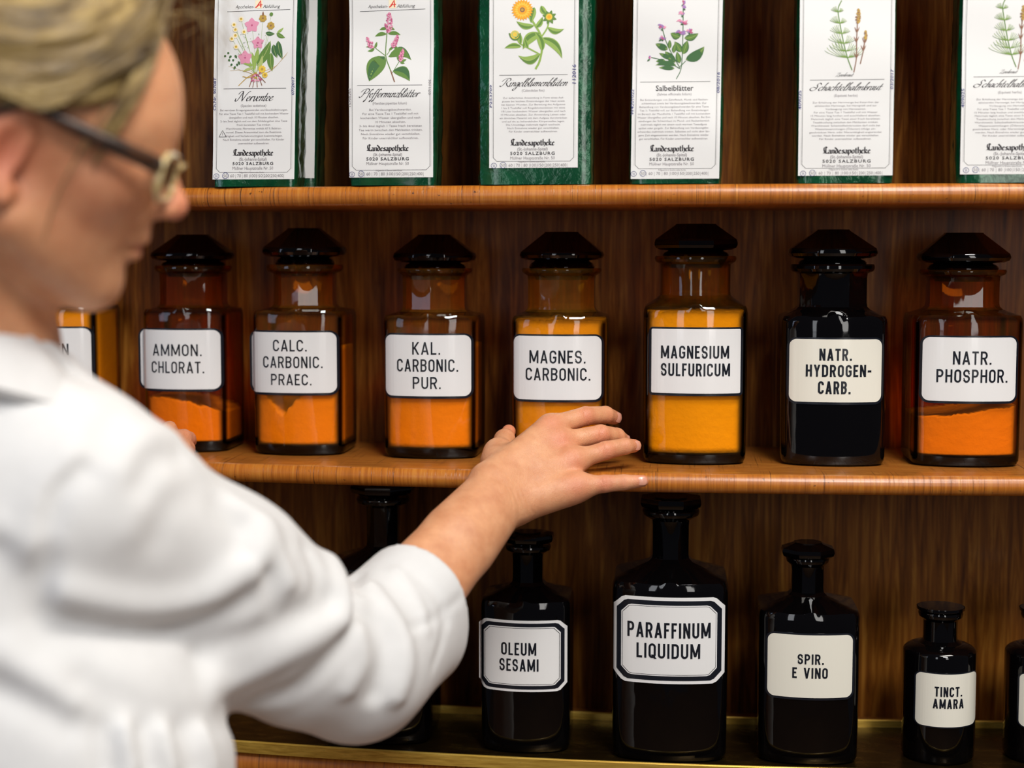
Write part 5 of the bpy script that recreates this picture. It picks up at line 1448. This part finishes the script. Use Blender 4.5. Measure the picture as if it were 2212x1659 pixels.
FOLDS = [
 ([(240,1040),(400,1080),(560,1092),(720,1060),(840,990),(920,900),(955,800)], .0105, .015), ([(200,1150),(500,1175),(750,1130),(880,1070)], -.008, .018),
 ([(1040,990),(1000,900),(940,800),(880,740)], .006, .009), ([(985,1090),(960,980),(900,900)], -.005, .008),
 ([(1180,900),(1215,960),(1240,1050),(1235,1120)], .008, .012), ([(1190,1060),(1050,1120),(900,1190),(740,1235)], -.009, .013),
 ([(1205,1140),(1080,1225),(900,1320),(760,1370)], .007, .014), ([(1260,1160),(1200,1260),(1080,1370),(950,1420)], -.006, .012),
 ([(1330,1010),(1400,1100),(1450,1200),(1455,1310),(1425,1400)], .008, .010), ([(1280,1060),(1355,1150),(1385,1260),(1355,1390)], -.008, .010),
 ([(1262,948),(1272,1000),(1285,1070)], -.010, .010), ([(1290,1180),(1300,1280),(1250,1380)], .005, .010),
 ([(1460,1165),(1560,1125),(1655,1050)], -.0025, .004), ([(1500,960),(1570,1040),(1610,1130)], -.0030, .006), ([(1420,950),(1500,1060),(1530,1150)], .0030, .007), ([(1600,1100),(1590,1200),(1560,1290)], -.0025, .006),
 ([(650,470),(560,462),(480,510),(430,590)], .0045, .015), ([(640,545),(560,560),(510,640)], -.0050, .014), ([(710,560),(610,610),(530,700),(480,800)], .0030, .018), ([(700,640),(600,720),(560,820)], -.003, .018),
 ([(290,590),(200,690),(165,900),(150,1110)], -.0055, .009), ([(250,560),(160,690),(120,900)], .0030, .014), ([(330,370),(290,480),(285,580)], .0025, .014), ([(420,400),(360,480),(340,600)], -.002, .014),
 ([(850,720),(905,770),(935,850),(915,930)], .0045, .012), ([(780,720),(850,800),(860,880)], -.003, .013), ([(1110,880),(1140,950),(1150,1010)], -.006, .009),
 ([(90,150),(200,205),(310,265)], -.005, .006), ([(0,60),(120,120),(260,200),(360,240)], .003, .012), ([(0,880),(80,960),(120,1100)], -.0025, .014), ([(0,800),(90,850),(170,840)], .0025, .012),
 ([(300,1360),(450,1440),(640,1490),(840,1500)], -.004, .014), ([(0,1250),(110,1330),(260,1420)], .006, .014), ([(0,1380),(120,1430),(250,1500)], -.006, .014),
 ([(380,1530),(385,1600),(390,1660)], -.008, .011), ([(450,1530),(460,1600),(470,1660)], .007, .011), ([(520,1530),(530,1600),(540,1660)], -.008, .010), ([(590,1530),(600,1600),(610,1660)], .006, .010), ([(665,1530),(680,1600),(690,1660)], -.007, .010), ([(735,1530),(755,1600),(765,1660)], .006, .009),
]
items = []
for L, h, w in FOLDS:
    pts = [on_coat(u, v) for u, v in catmull(Z6(L), 3)]
    pts = [p for p in pts if p is not None]
    if len(pts) > 1: items.append((np.array(pts), h*(1.0 if w < .0125 else .85), w*.88))
coat_f = folds(coat_base, items)
CV, CF = surface_nets(coat_f, .0034, slack=1.9)
CV = relax(CV, CF, 2)
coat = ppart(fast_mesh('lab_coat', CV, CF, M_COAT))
coat['label'] = 'white cotton coat with rolled sleeve end'
# collar: a folded strip round the neck
def collar():
    mb = MB(); rings = []; n = 40
    fd = np.array((math.cos(rad(55)), math.sin(rad(55))))       # where the chest faces
    base = NECK1 + np.array((.006, .002, -.013))
    for i in range(n+1):
        t = -1 + 2*i/n; a = rad(235) + t*rad(128); c = np.array((math.cos(a), math.sin(a)))
        fr = max(0.0, float(c @ fd)); R0 = .053 + .018*fr
        drop = .028*float(c @ fd) + .045*fr**2; k = 1 - .35*abs(t)**6
        p = lambda r, z: (base[0] + c[0]*r, base[1] + c[1]*r, base[2] + z*k - drop)
        rings.append([p(R0, .004), p(R0-.001, .026), p(R0+.002, .032), p(R0+.008, .031), p(R0+.019, .008), p(R0+.030, -.016), p(R0+.026, -.022), p(R0+.014, .004), p(R0+.006, .023), p(R0+.003, .003)])
    mb.loft(rings); return mb.build('collar', M_COAT, None, True, 60)
co = collar(); co.parent = coat; co.location = -Vector(coat.location) - Vector(person.location)

# lower body, below the picture
M_TROU = plain('dark_trousers', srgb(46, 48, 58), .8); M_SHOE = plain('white_shoe', srgb(220, 220, 216), .5)
hipc = HIP2 + np.array((0, 0, .12))
for s in (-1, 1):
    a = hipc + np.array((.0, s*.08, 0)); k = np.array((hipc[0]+.01, hipc[1]+s*.085, .48)); ft = np.array((hipc[0]-.02, hipc[1]+s*.09, .09))
    g = union([(sd_cone(a, k, .085, .06), .03), (sd_cone(k, ft, .06, .045), .03)]); v, f = surface_nets(g, .012); ppart(fast_mesh('trouser_leg', v, f, M_TROU))
    g = union([(sd_cone(ft + np.array((-.01, 0, -.05)), ft + np.array((.15, 0, -.062)), .036, .028), .02), (sd_cone(ft, ft + np.array((-.01, 0, -.05)), .038, .037), .02)]); v, f = surface_nets(g, .008)
    v[:, 2] = np.maximum(v[:, 2], .0005); ppart(fast_mesh('shoe', v, f, M_SHOE))
